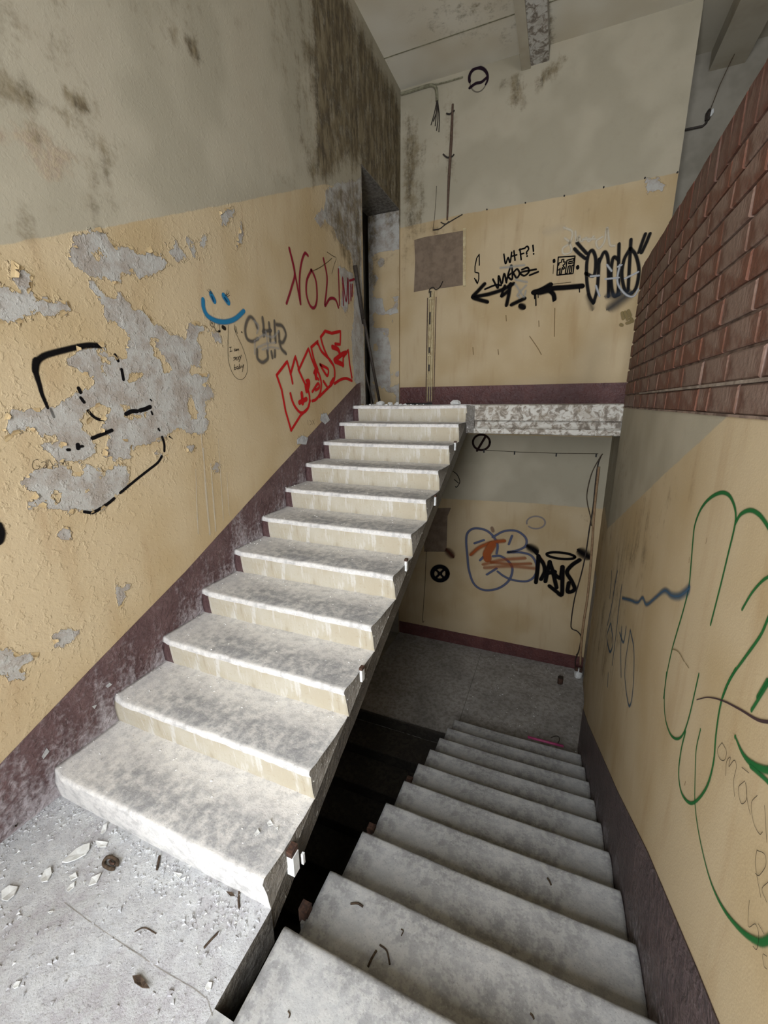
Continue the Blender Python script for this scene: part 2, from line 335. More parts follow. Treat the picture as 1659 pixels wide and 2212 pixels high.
# ---- wall_left: the peeling wall with a doorway on each landing
PEEL_L = [
 ('A', [(595,130),(640,150),(650,200),(690,240),(720,235),(745,220),(790,245),(830,270),(870,265),(890,250),(920,275),(960,280),(1010,330),(985,360),(930,395),(890,400),(830,425),(800,375),(760,365),(735,380),(715,440),(680,445),(640,420),(590,410),(555,395),(510,380),(450,350),(410,290),(420,240),(470,225),(450,185),(500,150)]),
 ('A', [(540,440),(570,440),(600,480),(640,530),(680,545),(715,500),(740,540),(765,580),(800,620),(840,600),(880,640),(910,680),(960,710),(1000,745),(1060,770),(1110,780),(1130,700),(1170,685),(1215,700),(1245,735),(1190,745),(1180,790),(1198,830),(1195,940),(1140,940),(1130,985),(1210,1000),(1250,985),(1240,1040),(1215,1060),(1272,1085),(1270,1130),(1225,1150),(1222,1250),(1245,1270),(1225,1350),(1160,1350),(1100,1330),(1060,1320),(1010,1335),(980,1370),(900,1390),(850,1420),(780,1410),(770,1490),(690,1500),(640,1480),(610,1460),(660,1400),(665,1360),(612,1330),(610,1270),(650,1200),(590,1170),(520,1195),(540,1250),(490,1300),(520,1350),(560,1400),(565,1450),(540,1490),(440,1520),(330,1500),(250,1420),(300,1390),(380,1425),(370,1360),(250,1350),(170,1310),(80,1340),(40,1370),(15,1310),(60,1205),(160,1215),(250,1200),(330,1180),(420,1140),(470,1090),(560,1060),(575,1020),(520,990),(460,980),(400,900),(470,860),(465,830),(540,840),(590,820),(620,810),(650,860),(700,905),(740,900),(770,780),(760,740),(690,690),(630,650),(620,590),(530,480)]),
 ('L1', [(170,505),(270,570),(380,640),(355,690),(355,780),(330,820),(460,920),(580,950),(720,955),(800,965),(815,1000),(790,1050),(680,1120),(540,1120),(420,1085),(300,1140),(180,1200),(70,1190),(-200,1210),(-200,800),(60,770),(190,830),(230,830),(240,770),(165,660),(170,600)]),
 ('H', [(190,185),(330,160),(420,170),(425,210),(480,205),(480,165),(530,140),(590,160),(620,200),(640,180),(700,140),(770,150),(770,240),(720,320),(680,350),(600,410),(540,435),(480,430),(400,425),(290,400),(240,385),(170,410),(180,370),(215,330),(130,265)]),
 ('H', [(630,50),(700,5),(860,0),(760,90),(690,100),(620,100)]),
 ('H', [(350,590),(345,560),(395,525),(430,565),(410,600)]), ('H', [(320,1180),(410,1115),(475,1160),(400,1230),(340,1230)]),
 ('H', [(-60,1240),(40,1250),(100,1290),(230,1280),(120,1370),(150,1430),(60,1440),(20,1400),(-60,1420)]),
 ('H', [(690,860),(720,905),(770,860),(735,930),(730,980),(710,1000),(700,940)]), ('H', [(1110,30),(1160,45),(1150,75),(1115,65)]), ('H', [(1260,155),(1300,145),(1300,180),(1270,180)]),
 ('H', [(940,75),(1000,90),(965,110)]),
 ('A', [(1310,20),(1350,5),(1395,0),(1400,40),(1365,60),(1358,105),(1330,100),(1325,60)]), ('A', [(1435,85),(1450,120),(1445,210),(1420,225),(1415,190),(1430,140)]),
 ('A', [(985,200),(1020,250),(1045,190),(1075,240),(1120,290),(1085,300),(1075,320),(1045,290),(1005,265)]), ('A', [(1120,175),(1138,205),(1130,235),(1112,215)]), ('A', [(1160,205),(1172,290),(1145,285),(1140,245)]),
 ('A', [(1215,155),(1245,165),(1235,240),(1200,235),(1190,200)]), ('A', [(1260,745),(1310,750),(1325,810),(1280,790)]),
 ('G', [(340,210),(420,150),(560,140),(600,100),(600,760),(545,760),(522,650),(430,560),(400,470),(340,420),(300,460),(262,400),(335,330)]),
 ('G', [(545,750),(602,750),(628,1745),(565,1725),(588,1635),(545,1560),(527,1250),(545,1100)]), ('G', [(430,740),(540,800),(530,960),(485,1080),(450,1030),(470,900)]),
 ('G', [(310,1810),(345,1800),(370,1850),(335,1880),(305,1850)]), ('G', [(135,1990),(170,1960),(213,1975),(200,2020),(140,2020)]),
]
HOLE_L = [('L1', [(1100,330),(1160,330),(1240,400),(1190,480),(1120,440)]), ('L4', [(610,160),(740,150),(720,260),(830,400),(870,520),(800,530),(760,400),(680,320)]),
          ('L4', [(415,520),(580,540),(520,650),(420,620)]), ('L3', [(960,640),(1060,580),(1300,600),(1230,720),(1190,840),(1010,810),(950,720)]), ('L4', [(70,290),(180,380),(200,430),(110,460),(140,560),(80,560)]),
          ('L4', [(1060,780),(1110,800),(1110,900),(1170,1050),(1110,1050),(1050,960),(1030,900)]), ('L4', [(310,900),(420,900),(440,940),(350,960)]), ('L4', [(370,1030),(600,990),(620,1030),(400,1060)]),
          ('L3', [(610,1530),(690,1550),(720,1670),(690,1690),(640,1630)]), ('L3', [(1010,1490),(1080,1520),(1110,1570),(1020,1560)]), ('L3', [(1180,1330),(1260,1290),(1240,1420),(1190,1410)])]
STAIN_L = [('J', [(-200,380),(110,400),(200,460),(260,490),(330,560),(345,640),(290,640),(200,600),(130,560),(70,530),(-200,480)], .10, .62),
           ('J', [(310,410),(370,460),(430,500),(470,580),(440,590),(360,540),(315,480)], .05, .95), ('J', [(350,600),(470,600),(560,660),(620,750),(650,900),(640,1000),(600,1050),(500,1000),(420,950),(440,780)], .22, .50),
           ('J', [(150,680),(200,690),(235,750),(190,740)], .04, .9), ('J', [(940,170),(1000,200),(1045,330),(1010,330),(960,260)], .06, .9), ('J', [(880,90),(915,130),(908,245),(865,200)], .06, .7), ('J', [(745,180),(795,255),(765,240)], .04, .8),
           ('J', [(100,-100),(620,-100),(450,60),(300,130),(150,120)], .30, .42), ('J', [(360,960),(600,1000),(720,1090),(480,1130),(390,1060)], .16, .42), ('J', [(240,1040),(300,1050),(320,1100),(250,1070)], .05, .7),
           ('J', [(1380,860),(1440,860),(1560,940),(1500,960),(1420,930)], .15, .40), ('J', [(1440,380),(1560,300),(1600,900),(1540,900)], .25, .40), ('J', [(680,-100),(1000,-100),(960,120),(800,60)], .3, .4),
           ('I', [(195,-150),(330,-150),(420,0),(640,430),(740,640),(765,740),(750,870),(745,1382),(490,1382),(490,970),(330,1060),(210,1090),(190,1000),(215,700),(165,400),(155,260),(200,200)], .22, .95),
           ('G', [(340,210),(420,150),(560,140),(600,100),(602,1000),(545,860),(430,600),(300,460)], .12, .62), ('J', [(170,1180),(260,1170),(280,1215),(170,1215)], .04, .5), ('A', [(560,100),(640,90),(650,150),(580,150)], .06, .5)]
STAIN_L += [('J', [(-200,-100),(150,-100),(330,150),(260,330),(-200,300)], .5, .46), ('J', [(600,-100),(1300,-100),(1200,100),(900,200),(700,100)], .5, .40), ('J', [(430,420),(560,600),(640,760),(560,760),(470,600)], .2, .55),
            ('J', [(-200,420),(60,440),(60,520),(-200,520)], .12, .6), ('J', [(-200,1080),(60,1060),(300,1120),(200,1200),(-200,1240)], .2, .42), ('J', [(1050,100),(1120,120),(1180,420),(1100,380)], .2, .34), ('J', [(1300,-100),(1580,-100),(1560,300),(1500,600),(1440,300)], .5, .44), ('J', [(100,600),(240,640),(260,780),(180,760)], .1, .5)]
BARE_L = [('J', [(-200,520),(150,570),(300,680),(430,800),(405,960),(250,980),(150,880),(80,800),(-200,790)], .22, .62), ('J', [(-200,150),(200,260),(260,420),(100,400),(-200,380)], .3, .5)]
DADO_L = on('L', 'P', [(-160,556),(0,530),(120,508),(250,487),(480,443),(640,410),(700,398)])
def fields_left(y, z):
    zl = np.interp(y, np.r_[-3, DADO_L[:, 0], 3.9, 6], np.r_[DADO_L[0, 1]-.9, DADO_L[:, 1], 3.86, 3.9])
    low = z < 0.0
    dado = np.where(z < 1.0, 1.0, zl-z); dado = np.where(low & (y > 3.4), .52-z, dado)
    peel = np.full(y.shape, -.3)
    for fr, p in PEEL_L: blend_max(peel, y, z, on('L', fr, p), sdf, .3)
    for fr, p in HOLE_L:
        q = on('L', fr, p); m = near(y, z, q, .3); peel[m] = np.minimum(peel[m], -sdf(y[m], z[m], q))
    mould = np.zeros(y.shape); bare = np.zeros(y.shape)
    for fr, p, w, a in STAIN_L: blend_max(mould, y, z, on('L', fr, p), lambda u, v, q: a*soft(u, v, q, w), .5)
    for fr, p, w, a in BARE_L: blend_max(bare, y, z, on('L', fr, p), lambda u, v, q: a*soft(u, v, q, w), .5)
    rough = np.clip(.12+.75*np.exp(-np.maximum(-peel-.01, 0)/.13)+.55*np.clip((1.6-y)/1.4, 0, 1)*np.clip((2.4-z)/.6, 0, 1), 0, 1)
    rough = np.where(dado < 0, .25, rough)
    return dict(dado=dado, peel=peel, mould=mould, bare=bare, rough=rough)
DOOR = (3.79, 4.865, ZU, 4.055); DOOR2 = (3.79, 4.865, ZL, .55)
us = np.unique(np.r_[cuts(YW, -.3, .2), cuts(-.3, YB, .016, DOOR[:2])]); vs = np.unique(np.r_[cuts(-3.4, 0, .1, DOOR2[2:]), cuts(0, ZC, .016, (ZU, 4.055, .55))])
wall_left = grid_wall('wall_left', 'x', 0.0, us, vs, [DOOR, DOOR2], fields_left, M['wall'], False)
wall_left['label'] = 'tall peeling wall, white over ochre, beside the rising stairs'
b = MB()                                                           # body of the wall behind its face, leaving the doorways
for (y0, y1, z0, z1) in ((YW, DOOR[0], -3.4, ZC), (DOOR[1], YB+.7, -3.4, ZC), (DOOR[0], DOOR[1], DOOR[3], ZC), (DOOR[0], DOOR[1], DOOR2[3], ZU-.2), (DOOR[0], DOOR[1], -3.4, ZL)):
    b.box(-.42, -.002, y0, y1, z0, z1)
struct(b.build('wall_left_core', M['wall_core'] if 'wall_core' in M else M['plain_wall'], None))
# reveals of the upper doorway: far jamb scaled ochre, lintel dark
def fields_jamb(x, z):
    n = fbm(x*6+3, z*6, 4, 5)
    dado = 3.9-z; peel = np.maximum(np.clip((-.36-x)*.6, -.3, .1), np.clip((n-.66)*.4, -.3, .1))
    peel = np.where(z > 3.62, np.maximum(peel, .03), peel); peel = np.where((z > 2.9) & (z < 3.1), np.maximum(peel, (n-.42)*.4), peel); peel = np.where((z > 2.0) & (z < 2.75) & (x < -.14), np.maximum(peel, (n-.43)*.4), peel); peel = np.where(z < 2.0, np.maximum(peel, (n-.5)*.4), peel)
    return dict(dado=dado, peel=peel, mould=np.clip(.05+(z-3.1)*.45+(n-.5)*.9+np.clip(-.25-x, 0, .2)*2, 0, .9), rough=np.full(x.shape, .7))
jamb = grid_wall('door_jamb', 'y', DOOR[1]-.002, cuts(-.42, 0, .03), cuts(ZU, DOOR[3], .03), [], fields_jamb, M['wall'], False, None, wall_left)
def fields_jamb2(x, z): return dict(dado=np.full(x.shape, -1.), peel=np.full(x.shape, .1), mould=np.full(x.shape, .3), rough=np.full(x.shape, .6))
grid_wall('door_jamb', 'y', DOOR[0]+.002, cuts(-.42, 0, .05), cuts(ZU, DOOR[3], .05), [], fields_jamb2, M['wall'], True, None, wall_left)
b = MB(); b.box(-.42, 0, DOOR[0], DOOR[1], DOOR[3]-.012, DOOR[3]); b.build('door_lintel', M['rough_conc'], wall_left)
b = MB()                                                           # unlit rooms behind the doorways
for z0, z1 in ((ZU-.2, ZC), (ZL-.2, .9)):
    b.box(-2.2, -2.1, 2.8, 5.6, z0, z1); b.box(-2.2, -.42, 2.7, 2.8, z0, z1); b.box(-2.2, -.42, 5.6, 5.7, z0, z1); b.box(-2.2, -.42, 2.7, 5.7, z1, z1+.1); b.box(-2.2, -.42, 2.7, 5.7, z0, z0+.195)
struct(b.build('wall_side_rooms', M['plain_wall']))

# ---- wall_back: both landings' end wall
DADO_B = on('B', 'P', [(868,492),(916,481),(998,463),(1097,446),(1218,424),(1304,406),(1393,387),(1465,373)])
DADO_B2 = on('B', 'P', [(880,1073),(959,1077),(1150,1087),(1271,1097)])
def fields_back(x, z):
    d1 = np.interp(x, DADO_B[:, 0], DADO_B[:, 1])-z; d2 = np.interp(x, DADO_B2[:, 0], DADO_B2[:, 1])-z
    dado = np.where(z > 1.4, d1, d2)
    peel = np.full(x.shape, -.3); mould = np.zeros(x.shape)
    blend_max(peel, x, z, on('B', 'K', [(985,978),(1060,972),(1100,1003),(1085,1040),(1000,1048)]), sdf, .2)
    for fr, p, w, a in [('I', [(740,640),(800,640),(850,820),(890,860),(860,1000),(880,1150),(870,1360),(740,1382)], .16, .62), ('G', [(890,300),(1050,150),(1060,300),(1010,440),(960,560),(890,700)], .2, .6),
                        ('G', [(885,450),(1000,440),(1345,470),(1340,500),(985,560),(975,700),(930,800),(885,1000)], .12, .34), ('I', [(930,560),(1050,560),(1060,1100),(930,1000)], .25, .30),
                        ('K', [(200,430),(230,430),(235,490),(195,490)], .05, .75), ('K', [(250,440),(320,400),(340,560),(330,590),(250,570)], .12, .62), ('K', [(400,420),(460,370),(530,290),(560,310),(520,390),(440,480),(390,500)], .10, .75),
                        ('D', [(1190,740),(1290,740),(1300,900),(1200,800)], .2, .38), ('D', [(850,700),(1290,720),(1290,800),(900,760)], .2, .22), ('C', [(150,420),(560,330),(1400,60),(1580,40),(1560,110),(1000,250),(300,500)], .35, .26)]:
        blend_max(mould, x, z, on('B', fr, p), lambda u, v, q: a*soft(u, v, q, w), .5)
    return dict(dado=dado, peel=peel, mould=mould, rough=np.full(x.shape, .12))
wall_back = grid_wall('wall_back', 'y', YB, cuts(0, 2.875, .03), np.unique(np.r_[cuts(-3.4, ZL, .2), cuts(ZL, ZC, .03)]), [], fields_back, M['wall'], False)
wall_back['label'] = 'end wall of both landings covered with sprayed tags'
b = MB(); b.box(-.42, 2.875, YB+.002, 5.6, -3.4, ZC); struct(b.build('wall_back_core', M['plain_wall']))

# ---- wall_right: below the brick parapet, with the recessed bay on the lower landing
LINE_R = on('R', 'P', [(1659,822),(1565,905),(1440,1020),(1312,1142)])
def fields_right(y, z):
    o = np.argsort(LINE_R[:, 0]); zl = np.interp(y, np.r_[-3, LINE_R[o, 0], 4.2], np.r_[3.4, LINE_R[o, 1], .36])
    mould = np.zeros(y.shape)
    for p, w, a in [([(230,1030),(520,760),(640,700),(760,560),(900,560),(700,900),(640,1100),(500,1400),(200,1500)], .5, .38), ([(80,1990),(200,1080),(330,1300),(420,2000),(350,2200)], .5, .36), ([(290,300),(420,200),(420,700),(240,1000)], .3, .2)]:
        blend_max(mould, y, z, on('R', 'E', p), lambda u, v, q: a*soft(u, v, q, w), .6)
    return dict(dado=zl-z, mould=mould, rough=np.full(y.shape, .06))
wall_right = grid_wall('wall_right', 'x', W3, cuts(YW, 3.45, .04), cuts(-3.4, CB, .04), [], fields_right, M['wall'], True)
wall_right['label'] = 'ochre wall with green outlines under the brick parapet'
b = MB(); b.box(W3+.002, 2.9, YW, 3.45, -3.4, 1.5); b.box(W3+.002, 2.6, YW, 3.45, 1.5, CB); struct(b.build('wall_right_core', M['plain_wall']))
def fields_bay(y, z):
    e = np.interp(y, [3.4, 4.1, 4.4, 4.75, 4.9], [.30, .42, .5, .6, .54])
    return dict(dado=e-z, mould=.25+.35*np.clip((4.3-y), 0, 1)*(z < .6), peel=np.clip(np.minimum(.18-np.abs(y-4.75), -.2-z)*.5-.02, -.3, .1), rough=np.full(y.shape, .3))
struct(grid_wall('wall_bay', 'x', 2.6, cuts(3.45, YB, .04), cuts(-3.4, 1.5, .04), [], fields_bay, M['wall'], True))
b = MB(); b.box(2.602, 2.9, 3.45, YB, -3.4, 1.5); struct(b.build('wall_bay_core', M['plain_wall']))

# ---- the window wall behind the camera, the corridor behind the parapet, the ceiling
b = MB(); xs = [-.42, WIN[0][0], WIN[0][1], WIN[1][0], WIN[1][1], 5.7]
b.box(xs[0], xs[1], YW-.35, YW, -3.6, 5.3); b.box(xs[2], xs[3], YW-.35, YW, -3.6, 5.3); b.box(xs[4], xs[5], YW-.35, YW, -3.6, 5.3)
for x0, x1, z0, z1 in WIN: b.box(x0, x1, YW-.35, YW, -3.6, z0); b.box(x0, x1, YW-.35, YW, z1, 5.3)
struct(b.build('wall_window', M['plain_wall']))
for k, (x0, x1, z0, z1) in enumerate(WIN):
    f = MB()
    for a, c in ((x0, x0+.06), (x1-.06, x1), ((x0+x1)/2-.03, (x0+x1)/2+.03)): f.box(a, c, YW-.24, YW-.18, z0, z1)
    for a, c in ((z0, z0+.06), (z1-.06, z1), (z0+(z1-z0)*.68, z0+(z1-z0)*.68+.05)): f.box(x0+.06, x1-.06, YW-.235, YW-.185, a, c)
    struct(f.build('window_%d' % (k+1), M['window_paint']))
b = MB(); b.box(5.5, 5.7, YW, 5.8, 1.4, 5.3); struct(b.build('wall_corridor_side', M['plain_wall']))
b = MB(); b.box(2.875, 5.5, 5.6, 5.8, 1.4, 5.3); struct(b.build('wall_corridor_end', M['plain_wall']))
b = MB(); b.box(2.6, 5.5, YW, 5.6, 1.5, CB); b.box(W3, 2.6, 3.5, 5.6, 1.5, CB); b.box(2.9, 5.5, YW, 5.6, 1.3, 1.5); struct(b.build('floor_corridor', M['lower_floor']))
def fields_ceil(x, y):
    mould = np.zeros(x.shape)
    for fr, p, w, a in [('K', [(150,-50),(260,-50),(300,230),(200,230)], .35, .42), ('K', [(320,-50),(470,-50),(490,160),(480,330),(350,370)], .15, .8), ('I', [(820,-60),(1330,-60),(1380,60),(1300,200),(1000,260),(850,220)], .5, .35),
                        ('I', [(560,250),(660,440),(720,420),(700,360)], .2, .3)]:
        blend_max(mould, x, y, on('T', fr, p), lambda u, v, q: a*soft(u, v, q, w), .6)
    return dict(mould=mould, rough=np.full(x.shape, .1))
ceiling = grid_wall('ceiling', 'z', ZC, cuts(0, 2.88, .05), cuts(YW, YB, .05), [], fields_ceil, M['ceil_paint'], True)
b = MB(); b.box(-.42, 5.7, YW-.35, 5.8, ZC+.02, ZC+.2); b.box(2.88, 5.7, YW, 5.6, ZC-.02, ZC+.02); struct(b.build('ceiling_slab', M['ceiling']))
b = MB(); b.box(3.12, 3.42, YW, 5.6, ZC-.19, ZC-.02); struct(b.build('beam_corridor', M['ceiling']))
b = MB(); b.box(1.335, 1.425, 2.4, YB, ZC-.15, ZC); b.box(1.425, 1.60, 2.4, YB, ZC-.13, ZC, 1); struct(b.build('beam', [M['ceiling'], M['fascia']]))
b = MB(); b.box(0, 2.2, 4.40, 4.408, ZC-.004, ZC); b.build('ceiling_seam', M['green_cable'], ceiling)
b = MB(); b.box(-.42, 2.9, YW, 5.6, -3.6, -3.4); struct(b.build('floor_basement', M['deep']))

# ---- floors
def rough_top(name, x0, x1, y0, y1, z0, z1, mat, step=.03, amp=.0025, seed=0):
    xs, ys = cuts(x0, x1, step), cuts(y0, y1, step); X, Y = np.meshgrid(xs, ys); Z = z1-amp*2*fbm(X*14, Y*14, 4, seed)+amp
    m = MB(); nx, ny = len(xs), len(ys); m.v = list(zip(X.ravel().tolist(), Y.ravel().tolist(), Z.ravel().tolist()))
    for j in range(ny-1):
        for i in range(nx-1): a = j*nx+i; m.face((a, a+1, a+nx+1, a+nx))
    e = len(m.v)
    bot = {}
    rim = [i for i in range(nx)]+[j*nx+nx-1 for j in range(1, ny)]+[(ny-1)*nx+i for i in range(nx-2, -1, -1)]+[j*nx for j in range(ny-2, 0, -1)]
    ids = [m.vert((m.v[r][0], m.v[r][1], z0)) for r in rim]
    for k in range(len(rim)): m.face((rim[k], ids[k], ids[(k+1) % len(rim)], rim[(k+1) % len(rim)]), 1)
    m.face(ids[::-1], 1)
    return m
m = rough_top('floor', 0, W1, YW, Y0+UN, -.17, 0, None, seed=3)
struct(m.build('floor', [M['landing'], M['rough_conc']]), 'dusty concrete landing under the first rising step')
b = MB(); b.box(W1, W3, YW, -.045, -.17, 0); b.box(W2, W3, -.045, -.04, -.17, 0); b.box(W1, W2, -.045, .008, -.17, -.001); struct(b.build('floor_landing_edge', M['tread_down']))
b = MB(); b.box(0, 2.60, 3.14, YB, ZL-.18, ZL-.0); struct(b.build('floor_lower', M['lower_floor']))
b = MB(); b.box(1.283, 1.289, 3.2, YB-.1, ZL, ZL+.004)
b.build('slab_joint', M['rough_conc'], bpy.data.objects['floor_lower'])
b = MB(); b.box(0, W3+.1, 3.60, YB, 1.62, ZU); b.box(-.42, 0, DOOR[0], DOOR[1], 1.6, ZU); b.box(W1+.02, W3, 3.5, 3.62, 1.62, ZU)
struct(b.build('floor_upper', M['tread_up']))
b = MB()                                                           # moulded edge of the upper landing
prof = [(3.52, ZU), (3.47, ZU), (3.458, ZU-.006), (3.458, 1.622), (3.486, 1.606), (3.500, 1.566), (3.480, 1.550), (3.458, 1.544), (3.458, 1.502), (3.47, 1.496), (3.52, 1.496), (3.62, 1.5), (3.62, 1.6)]
xs = np.linspace(W1+.065, W3, 40); b.extrude(prof, xs.tolist())
rng = np.random.RandomState(4)
b.v = [(x, y+(.006*(rng.rand()-.5) if y < 3.5 else 0), z+(.004*(rng.rand()-.5) if z < 1.75 else 0)) for x, y, z in b.v]
b.box(W1+.065, W3+.09, 3.62, YB, 1.5, 1.62)
struct(b.build('trim_1', M['fascia']), 'flaking moulded concrete edge of the upper landing')

# ---- painted skirtings
def band(name, ax, val, pts, mat, dustf, off, label=None):
    """strip between two polylines (u, low, high), a few millimetres proud of its wall"""
    us = np.linspace(pts[0][0], pts[-1][0], 160); lo = np.interp(us, [p[0] for p in pts], [p[1] for p in pts]); hi = np.interp(us, [p[0] for p in pts], [p[2] for p in pts])
    n = 14; V = []; du = []
    for k in range(n+1):
        for u, a, c in zip(us, lo, hi):
            v = a+(c-a)*k/n; V.append((val+off, u, v) if ax == 'x' else (u, val+off, v)); du.append(dustf(u, v, (c-v)))
    nu = len(us); F = [(k*nu+i, k*nu+i+1, (k+1)*nu+i+1, (k+1)*nu+i) for k in range(n) for i in range(nu-1)]
    e = len(V)                                                     # top return to the wall
    for u, c in zip(us, hi): V.append((val, u, c) if ax == 'x' else (u, val, c)); du.append(dustf(u, c, 0))
    F += [(n*nu+i, n*nu+i+1, e+i+1, e+i) for i in range(nu-1)]
    if ax == 'x' and off > 0: pass
    else: F = [f[::-1] for f in F] if ax == 'x' else F
    me = bpy.data.meshes.new(name); me.from_pydata(V, [], F); me.materials.append(mat)
    at = me.attributes.new('dust', 'FLOAT', 'POINT'); at.data.foreach_set('value', np.array(du, np.float32)); me.update()
    return struct(link(name, me), label)
nose = lambda y: max(0.0, H+(y-Y0)*H/D)
def dust_l(u, v, dtop):
    s = .12+.75*math.exp(-max(0, v-(nose(u)-H))/.16)+.35*math.exp(-((u-1.62)/.09)**2)*(1 if v < 1.6 else 0)+.3*max(0, (.9-u))
    return s
SK = on('L', 'P', [(-170,1820),(0,1650),(200,1440),(400,1235),(590,1025),(770,830)])
band('baseboard_left', 'x', 0.0, [(YW, -.1, .12), (-.1, -.1, .24)]+[(u, max(-.1, nose(u)-2*H-.04), v) for u, v in SK]+[(3.66, 1.5, 2.0)], M['purple'], dust_l, .004, 'purple painted skirting climbing along the rising stairs')
band('baseboard_back', 'y', YB, [(0.0, 1.7, 1.985), (2.875, 1.7, 1.985)], M['red_skirt'], lambda u, v, d: .1, -.004, 'purple painted skirting above the upper landing')
band('baseboard_lower', 'y', YB, [(0.0, ZL-.05, -1.497), (2.6, ZL-.05, -1.497)], M['red_skirt'], lambda u, v, d: .05, -.004, 'dark red skirting on the lower landing')
SR = on('R', 'P', [(1510,2100),(1400,1840),(1335,1710),(1270,1562)])
band('baseboard_right', 'x', W3, [(YW, -.2, .12), (.0, -.2, .40), (.2, -.4, .395)]+[(u, -.16-(u-Y1)*H/D-.3, v) for u, v in SR]+[(3.45, ZL-.05, -1.2)], M['grey_skirt'], lambda u, v, d: .12+.35*math.exp(-max(0, v+(u-Y1)*H/D-.02)/.07), -.004, 'purple painted skirting along the descending stairs')

# ------------------------------------------------------------------ stairs
def step_mesh(x0, x1, up, k, seed, mats_idx=(0, 1, 2)):
    """one step in local (x, y, z): nosing at y=0, z=0; the tread runs to +D (up) or -D (down)"""
    m = MB(); n = 56; xs = np.linspace(x0, x1, n); r = .014 if up else .022; sg = 1 if up else -1
    dd = D if up else DD
    sec = [(UN, -H), (UN*.75, -H*.75), (UN*.45, -H*.45), (UN*.15, -r*2.2)]
    for a in np.linspace(0, math.pi/2, 5): sec.append((r-r*math.cos(a), -r+r*math.sin(a)))
    for q in (.06, .12, .2, .3, .45, .6, .75, .88, 1.0): sec.append((r+(dd+UN-r)*q, 0.0))
    nr = 4
    S = np.array(sec); X, Yg = np.meshgrid(xs, S[:, 0], indexing='ij'); Zg = np.broadcast_to(S[:, 1], X.shape); Q = (X-x0)/(x1-x0)
    E_ = np.exp(-(Yg/.05)**2-(Zg/.05)**2)                          # closeness to the nosing
    Wn = fbm(X*9+k*7.3, Yg*9+Zg*9+seed, 4, seed)-.5; Wf = fbm(X*40+k*3.3, Yg*40+Zg*40, 3, seed+9)-.5
    dip = np.sin(math.pi*Q)**2*(.006 if up else .003)*E_
    if not up: Wn = Wn*.3; Wf = Wf*.5
    YY = Yg+E_*(.010*Wn+.006*Wf)+.004*Wf+dip; ZZ = Zg-dip*.8+.004*Wn*(Zg > -.01)+.0025*Wf
    if up:
        YY = YY+E_*np.clip(.07-Q, 0, 1)*.35
        ZZ = ZZ+np.where((Yg > dd*.8) & (Zg > -.01), (Yg-dd*.8)**2*1.2*(.5+Wf), 0)    # grit swept against the riser
    XX = X.copy(); XX[-1] += .010*Wn[-1]+.008*Wf[-1]-.006*E_[-1]
    m.v = np.stack([XX, sg*YY, ZZ], -1).reshape(-1, 3).tolist(); nS = len(S)
    rows = [list(range(i*nS, (i+1)*nS)) for i in range(n)]
    for A, B in zip(rows, rows[1:]):
        for j in range(len(S)-1):
            f = (A[j], B[j], B[j+1], A[j+1]); m.face(f if up else f[::-1], (3 if up and A[0] < 3*nS and k > 2 and nS else mats_idx[1]) if j < nr-1 else mats_idx[0])
    for row, fl in ((rows[0], False), (rows[-1], True)):
        f = tuple(row); m.face(f[::-1] if fl == up else f, mats_idx[2])
    return m
def thing(name, label, cat, loc=(0, 0, 0), group=None):
    o = link(name, None); o.location = loc; return tag(o, label, cat, group)
flight = thing('stair_flight', 'pale dusty concrete stair flight rising along the peeling wall', 'staircase')
for k in range(1, 12):
    m = step_mesh(0.004, W1, True, k, 11)
    if k == 11: m.v = [(x, min(y, .20), z) for x, y, z in m.v]
    o = m.build('step', [M['tread_up'], M['riser'] if k > 1 else M['tread_up'], M['stringer'], M['purple']], flight, True)
    o.location = (0, Y0+(k-1)*D, k*H)
b = MB(); sec = []
ysl = np.linspace(Y0+UN, Y0+10*D+UN, 70); zt = lambda y: (y-Y0-UN)*H/D
rg = np.random.RandomState(2); bot = [(y, zt(y)-.118-.010*rg.rand()) for y in ysl]
sec = [(y, zt(y)+.001) for y in ysl]+[(3.62, 1.62), (3.62, 1.50)]+bot[::-1]+[(Y0+UN, -.15)]
b.extrude(sec[::-1], np.linspace(0.004, W1-.004, 3).tolist()); b.build('waist_slab', M['stringer'], flight)
b = MB()                                                           # plastered cheek where the flight meets the landing edge
b.box(W1-.012, W1+.07, 3.455, 3.62, 1.50, ZU-.004); b.build('flight_cheek', M['stringer'], flight)
down = thing('stair_flight', 'grey worn concrete stair flight going down beside the ochre wall', 'staircase')
for j in range(0, 10):
    o = step_mesh(W2, W3-.006, False, j, 23).build('step', [M['tread_down'], M['tread_down'], M['stringer']], down, True)
    o.location = (0, Y1+j*DD, -j*H*1.005)
b = MB(); ysl = [Y1-.02, Y1+9*DD]; zz = lambda y: -(y-Y1)*H/DD-H-.03
b.extrude([(Y1-.3, -.03), (Y1-.02, -H-.02), (3.13, zz(3.13)+.0), (3.13, zz(3.13)-.17), (Y1-.3, -.2)], [W2+.004, W3-.006]); b.build('waist_slab', M['stringer'], down)
deep = thing('stair_flight', 'unlit lower stair flight dropping into the dark stairwell', 'staircase')
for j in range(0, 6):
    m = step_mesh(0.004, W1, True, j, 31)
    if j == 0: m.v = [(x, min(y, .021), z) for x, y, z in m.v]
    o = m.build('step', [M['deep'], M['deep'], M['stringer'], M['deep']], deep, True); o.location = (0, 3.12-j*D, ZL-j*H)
b = MB(); b.extrude([(3.14, ZL-H), (3.14, ZL-H-.2), (3.14-6*D, ZL-7*H-.2), (3.14-6*D, ZL-7*H)], [0.004, W1-.004]); b.build('waist_slab', M['stringer'], deep)

